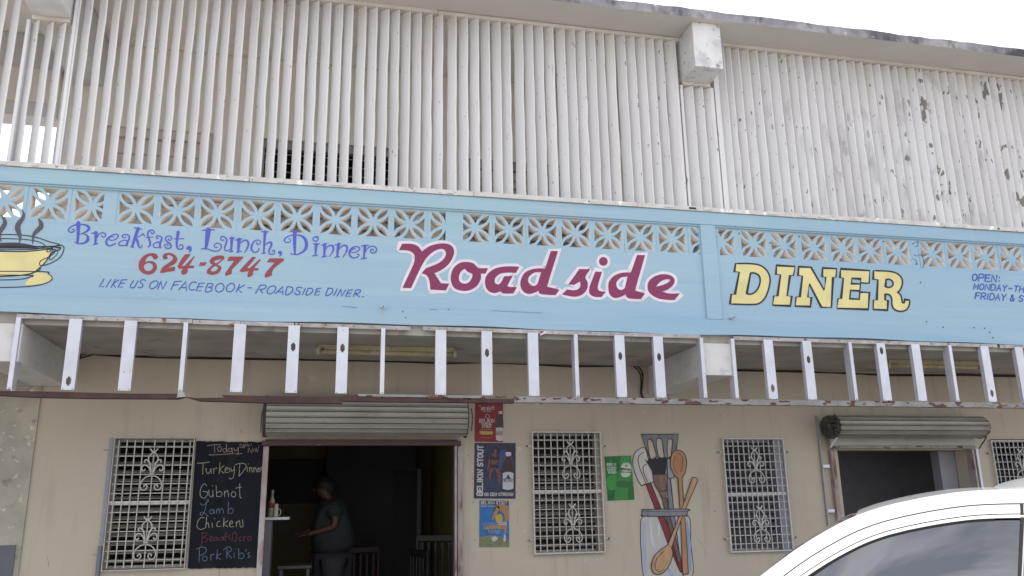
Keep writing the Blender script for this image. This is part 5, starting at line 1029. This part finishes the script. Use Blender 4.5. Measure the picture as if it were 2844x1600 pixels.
E0 = [(0, 1), (1, 2), (2, 3), (3, 4), (4, 5), (5, 6), (2, 7), (7, 8), (8, 9), (9, 10), (2, 11), (11, 12), (12, 13), (13, 14), (0, 15), (15, 16), (16, 17), (17, 18), (0, 19), (19, 20), (20, 21), (21, 22)]
R0 = [.15, .14, .15, .058, .075, (.085, .098), (.075, .085), .06, .043, .028, (.022, .035), .06, .043, .028, (.022, .035), .095, .06, .042, .035, .095, .06, .042, .035]
skin('body', P0, E0, R0, m_skin, per)
sh = [pel+Vector((.02, 0, -.07)), waist, chest+Vector((0, 0, .02)), chest.lerp(neck, .72), shN, shN.lerp(elN, .75), shF, shF.lerp(elF, .75)]
skin('t_shirt', sh, [(0, 1), (1, 2), (2, 3), (2, 4), (4, 5), (2, 6), (6, 7)], [.265, .25, .235, .12, .095, .085, .095, .085], m_tee, per)
skin('shorts', [pel+Vector((0, 0, -.0)), hN, kneeN+Vector((0, 0, .06)), hF, kneeF+Vector((0, 0, .06))], [(0, 1), (1, 2), (0, 3), (3, 4)], [.19, .13, .10, .13, .10], m_sho, per)
for H, s_ in ((handN, -1), (handF, 1)):
    for k in range(4):
        a = H+Vector((-.01, (k-1.5)*.017, .0)); L0 = (.034, .040, .038, .030)[k]; mb = MB(); mb.tube([a, a+Vector((-L0, 0, -.004)), a+Vector((-L0*1.7, 0, -.018)), a+Vector((-L0*2.1, 0, -.034))], [.0095, .009, .008, .006], 6); part('finger', mb, m_skin, per, smooth=True)
    a = H+Vector((.02, -s_*.028, 0)); mb = MB(); mb.tube([a, a+Vector((-.025, -s_*.014, -.008)), a+Vector((-.05, -s_*.012, -.02))], [.011, .010, .007], 6); part('thumb', mb, m_skin, per, smooth=True)
mb = MB(); n1 = hd+Vector((-.095, 0, -.015)); mb.add([n1+Vector(v) for v in ((0, 0, .035), (.005, -.014, -.012), (.005, .014, -.012), (-.024, 0, -.008))], [(0, 1, 3), (0, 3, 2), (1, 2, 3)]); part('nose', mb, m_skin, per)
mb = MB(); mb.tube([hd+Vector((.01, -.088, .018)), hd+Vector((.018, -.096, .006)), hd+Vector((.014, -.094, -.018)), hd+Vector((.004, -.086, -.026))], [.006, .011, .009, .004], 6); part('ear', mb, m_skin, per, smooth=True)
for s_ in (-1, 1):
    mb = MB(); mb.lathe([(.001, -.007), (.008, -.004), (.010, 0), (.008, .004), (.001, .007)], hd+Vector((-.083, s_*.032, .012)), 8); part('eye', mb, m_hair, per, smooth=True)
mb = MB(); mb.tube([hd+Vector((-.088, -.024, -.05)), hd+Vector((-.095, 0, -.05)), hd+Vector((-.088, .024, -.05))], .004, 5); part('mouth', mb, flat('lips', (.14, .05, .04)), per)
mb = MB(); r = random.Random(4); cx = hd+Vector((.02, 0, .035)); n1, n2 = 10, 20; V = []
for i in range(n1+1):
    th = math.pi*.62*i/n1
    for j in range(n2):
        ph = 2*math.pi*j/n2; rr = 1+.035*r.uniform(-1, 1); V.append(cx+Vector((.118*math.sin(th)*math.cos(ph)*rr, .105*math.sin(th)*math.sin(ph)*rr, .108*math.cos(th)*rr-(.0 if math.cos(ph) < .3 else .02*th))))
mb.add(V, [(i*n2+j, i*n2+(j+1) % n2, (i+1)*n2+(j+1) % n2, (i+1)*n2+j) for i in range(n1) for j in range(n2)]); part('hair', mb, m_hair, per, smooth=True)

# ------------------------------------------------------------------ parked car, near side towards the camera, nose to the left
ACAR = math.radians(36)               # the car stands at an angle, its nose pointing away to the left
YCAR = 4.18; YMID = YCAR+.87           # in the car's own frame: x along the car, y across it
def atw(px, py, v):
    d = ray(px, py); c, s_ = math.cos(ACAR), math.sin(ACAR); dx, dy = d.x*c-d.y*s_, d.x*s_+d.y*c
    t = v/dy; return Vector((dx*t, v, EYE+d.z*t))
at_, at = at, atw
zq = Zoom(2094, 1000, 2.4147)
pr = [zq(x, y, YCAR) for x, y in ((-150, 1620), (-60, 1535), (40, 1449), (145, 1368), (250, 1290), (400, 1192), (560, 1102), (680, 1046), (800, 1002), (900, 974), (1000, 950), (1180, 914), (1400, 882), (1600, 869), (1811, 864))]
C2 = [(p.x, p.z) for p in pr]; x_, z_ = C2[-1]
C2 += [(x_+.3, z_+.0), (x_+.6, z_-.012), (x_+.9, z_-.035), (x_+1.15, z_-.08), (x_+1.32, z_-.17), (x_+1.45, z_-.33), (x_+1.56, z_-.52)]
CP = smooth_path(C2, False, 5)
m_car = mat('silver_white_car_paint', (.72, .72, .73), (.71, .71, .72), 2, .28, metal=.0, bump=0, spec=.6, coat=.8)
m_glass = bpy.data.materials.new('tinted_car_glass'); m_glass.use_nodes = True; bb = m_glass.node_tree.nodes['Principled BSDF']
bb.inputs['Base Color'].default_value = (.015, .017, .028, 1); bb.inputs['Roughness'].default_value = .02; bb.inputs['IOR'].default_value = 2.25; bb.inputs['Specular IOR Level'].default_value = .5
m_seal = mat('black_window_seal', (.03, .025, .022), None, 5, .5, bump=0); m_gap = mat('car_panel_gap', (.22, .20, .19), None, 5, .7, bump=0); m_rub = mat('tyre_rubber', (.02, .02, .02), None, 20, .8); m_alloy = mat('alloy_wheel', (.45, .45, .47), None, 20, .3, metal=.8, bump=0)
m_chrome = mat('bright_window_trim', (.62, .62, .64), None, 4, .2, metal=.6, bump=0)
c_, s_ = math.cos(ACAR), math.sin(ACAR); LOC = Vector((.3, YMID, 0)); Lw = Vector((LOC.x*c_+LOC.y*s_, -LOC.x*s_+LOC.y*c_, 0))
car = thing('parked_car', 'silver white car at the lower right, parked in front of the right doorway', 'car', Lw)
car.rotation_euler[2] = -ACAR; BASES[car.name] = LOC
def off(i, d):
    a = CP[max(0, i-1)]; b = CP[min(len(CP)-1, i+1)]; dx, dz = b[0]-a[0], b[1]-a[1]; l = math.hypot(dx, dz); return CP[i][0]+dz/l*d, CP[i][1]-dx/l*d
def strip(name, segs, m, i0=0, i1=None, both=True, label=None, smooth=True):
    i1 = i1 or len(CP)-1
    for side in ((0, 1) if both else (0,)):
        mb = MB(); V = []; k = len(segs)
        for i in range(i0, i1+1):
            for (d, y) in segs:
                x, z = off(i, d); V.append((x, y if side == 0 else 2*YMID-y, z))
        mb.add(V, [(r*k+c, r*k+c+1, (r+1)*k+c+1, (r+1)*k+c) for r in range(i1-i0) for c in range(k-1)]); part(name, mb, m, car, label if side == 0 else None, smooth=smooth)
K = .77; Yb_ = YCAR-.07
strip('roof_rail', [(.0, YCAR+.03), (.004, YCAR+.008), (.015, YCAR-.008), (.035, YCAR-.025), (.058, YCAR-.038)], m_car)
strip('panel_gap', [(.0575, YCAR-.0385), (.059, YCAR-.030), (.064, YCAR-.032), (.0645, YCAR-.0425)], m_gap, smooth=False)
strip('door_frame', [(.063, YCAR-.041), (.080, YCAR-.054), (.099, YCAR-.064)], m_car)
strip('panel_gap', [(.0985, YCAR-.0645), (.100, YCAR-.056), (.1035, YCAR-.058), (.104, YCAR-.067)], m_gap, smooth=False)
strip('window_trim', [(.103, YCAR-.066), (.109, YCAR-.071), (.116, YCAR-.073)], m_car)
iB = min(range(len(CP)), key=lambda i: abs(CP[i][0]-at(2344+1950/4.83, 1300+500/4.83, YCAR).x))
strip('window_seal', [(.116, YCAR-.073), (.118, YCAR-.066), (.128, YCAR-.064)], m_seal, 0, iB, smooth=False)
xg0 = at(2344+2330/4.83, 1300+640/4.83, YCAR-.06).x; xg1 = at(2344+2160/4.83, 1449, YCAR-.06).x
# side glass, belt line at z = .98
BELT = .98; iG = min(range(len(CP)), key=lambda i: abs(CP[i][0]-xg0)); iEnd = len(CP)-14
def glass(name, i0, i1, xend_lo, xstart_lo, m):
    for side in (0, 1):
        mb = MB(); V = []; rows = i1-i0
        for i in range(i0, i1+1):
            x, z = off(i, .126); t = (i-i0)/rows
            lo_x = x if (xend_lo is None) else (x+(xend_lo-off(i1, .126)[0])*max(0, (t-.6)/.4))
            if xstart_lo is not None: lo_x = lo_x+(xstart_lo-off(i0, .126)[0])*max(0, (.4-t)/.4)
            for s_ in range(7):
                u = s_/6; zz = z+(min(BELT, z)-z)*u; y = YCAR-.063-.10*u+.025*u*(1-u)*0-.018*math.sin(math.pi*u)
                V.append((x+(lo_x-x)*u, y if side == 0 else 2*YMID-y, zz))
        mb.add(V, [(r*7+c, r*7+c+1, (r+1)*7+c+1, (r+1)*7+c) for r in range(rows) for c in range(6)]); part(name, mb, m, car, smooth=True)
slope = (xg1-xg0)*2.2
glass('side_window', 3, iG, off(iG, .126)[0]+slope, None, m_glass)
glass('rear_side_window', iG, iEnd, None, off(iG, .126)[0]+slope, m_glass)
mb = MB(); a0 = off(iG, .060); a1 = off(iG, .126)
for (p, q, y0, y1, w0, w1) in (((a0[0]+.012, a0[1]), (a1[0], a1[1]), YCAR-.044, YCAR-.079, .006, .006), ((a1[0], a1[1]), (a1[0]+slope, BELT), YCAR-.086, YCAR-.195, .006, .006)):
    mb.add([(p[0]-w0, y0, p[1]), (p[0]+w0, y0, p[1]), (q[0]+w1, y1, q[1]), (q[0]-w1, y1, q[1])], [(0, 1, 2, 3)])
part('door_gap', mb, m_seal, car)
mb = MB(); mb.add([(a1[0]+.006, YCAR-.088, a1[1]), (a1[0]+.011, YCAR-.088, a1[1]), (a1[0]+slope+.011, YCAR-.197, BELT), (a1[0]+slope+.006, YCAR-.197, BELT)], [(0, 1, 2, 3)]); part('pillar_trim', mb, m_chrome, car)
# roof, windscreen, rear window across the car
def across(name, i0, i1, m, crown):
    mb = MB(); V = []; k = 13
    for i in range(i0, i1+1):
        x, z = CP[i]
        for j in range(k):
            u = j/(k-1); y = YCAR+.028+(2*YMID-2*YCAR-.056)*u; V.append((x-.05*math.sin(math.pi*u) if crown < 0 else x, y, z+abs(crown)*math.sin(math.pi*u)))
    mb.add(V, [(r*k+c, r*k+c+1, (r+1)*k+c+1, (r+1)*k+c) for r in range(i1-i0) for c in range(k-1)]); part(name, mb, m, car, smooth=True)
iW = 35; iR = len(CP)-16
across('windscreen', 0, iW, m_glass, .02); across('roof', iW, iR, m_car, .02); across('rear_window', iR, len(CP)-1, m_glass, .02)
# roof box
mb = MB(); c0 = Vector((at(2744, 1350, YCAR+.5).x+.72, YCAR+.5, at(2744, 1366, YCAR+.5).z-.01)); V = []; n1, n2 = 10, 28
def sp(v, e): return math.copysign(abs(v)**e, v)
for i in range(n1+1):
    th = math.pi/2*i/n1
    for j in range(n2): ph = 2*math.pi*j/n2; V.append(c0+Vector((.72*sp(math.cos(ph), .55)*math.cos(th)**.5, .34*sp(math.sin(ph), .6)*math.cos(th)**.6, .090*math.sin(th))))
mb.add(V, [(i*n2+j, i*n2+(j+1) % n2, (i+1)*n2+(j+1) % n2, (i+1)*n2+j) for i in range(n1) for j in range(n2)]); part('roof_box', mb, flat('pale_grey_plastic', (.20, .215, .225), .45), car, smooth=True)
# lower body: profile loft with wheel arches
X0 = CP[0][0]; XE = CP[-1][0]
FRT = X0-1.18; RER = XE+.10; WF, WR = FRT+.82, FRT+.82+2.65
def body_top(x):
    if x < X0: t = (x-FRT)/(X0-FRT); return .70+.30*min(1, t*1.0)**.45
    return BELT+.02
xsb = [FRT+(RER-FRT)*i/60 for i in range(61)]; V = []; k = 9
def arch(x):
    for w in (WF, WR):
        d = abs(x-w)
        if d < .36: return .30+math.sqrt(max(0, .36**2-d*d))
    return .24
for x in xsb:
    e = min(1, (x-FRT)/.35, (RER-x)/.3); hw = .87*(.78+.22*max(0, e)**.5); zt_ = min(body_top(x), .72+.3*max(0, (RER-x)/.1)); zb = arch(x)
    for j, (yy, zz) in enumerate(((-hw+.12, zt_), (-hw+.03, zt_-.03), (-hw, zt_-.12), (-hw-.0, (zt_+zb)/2), (-hw+.03, zb), (hw-.03, zb), (hw, (zt_+zb)/2), (hw, zt_-.12), (hw-.12, zt_))): V.append((x, YMID+yy, zz))
mb = MB(); mb.add(V, [(r*k+c, r*k+(c+1) % k, (r+1)*k+(c+1) % k, (r+1)*k+c) for r in range(60) for c in range(k)]+[tuple(range(k)), tuple(60*k+c for c in range(k))]); part('body', mb, m_car, car, smooth=True)
for wx in (WF, WR):
    for sy in (-1, 1):
        yc = YMID+sy*.77; mb = MB(); V = []; n = 28; prf = ((.20, -.10), (.33, -.10), (.345, -.07), (.345, .07), (.33, .10), (.20, .10))
        for j in range(n):
            a = 2*math.pi*j/n
            for r_, yy in prf: V.append((wx+r_*math.cos(a), yc+yy, .345+r_*math.sin(a)))
        mb.add(V, [(j*6+c, j*6+c+1, ((j+1) % n)*6+c+1, ((j+1) % n)*6+c) for j in range(n) for c in range(5)]); wh = part('wheel', mb, m_rub, car, smooth=True)
        mb = MB(); mb.add([(wx+.2*math.cos(2*math.pi*j/n), yc+sy*.05, .345+.2*math.sin(2*math.pi*j/n)) for j in range(n)], [tuple(range(n))])
        for j in range(5):
            a = 2*math.pi*j/5; mb.tube([(wx, yc+sy*.08, .345), (wx+.19*math.cos(a), yc+sy*.07, .345+.19*math.sin(a))], .022, 5)
        sub('rim', mb, m_alloy, wh)
for sy in (-1, 1):
    mb = MB(); mb.box(X0+.28, X0+.44, YMID+sy*.98-.07, YMID+sy*.98+.07, 1.0, 1.12); part('wing_mirror', mb, m_car, car, bevel=.03)
    mb = MB(); mb.box(FRT+.02, FRT+.22, YMID+sy*.62-.14, YMID+sy*.62+.14, .66, .76); part('headlight', mb, flat('headlight_lens', (.6, .62, .65), .1), car, bevel=.02)
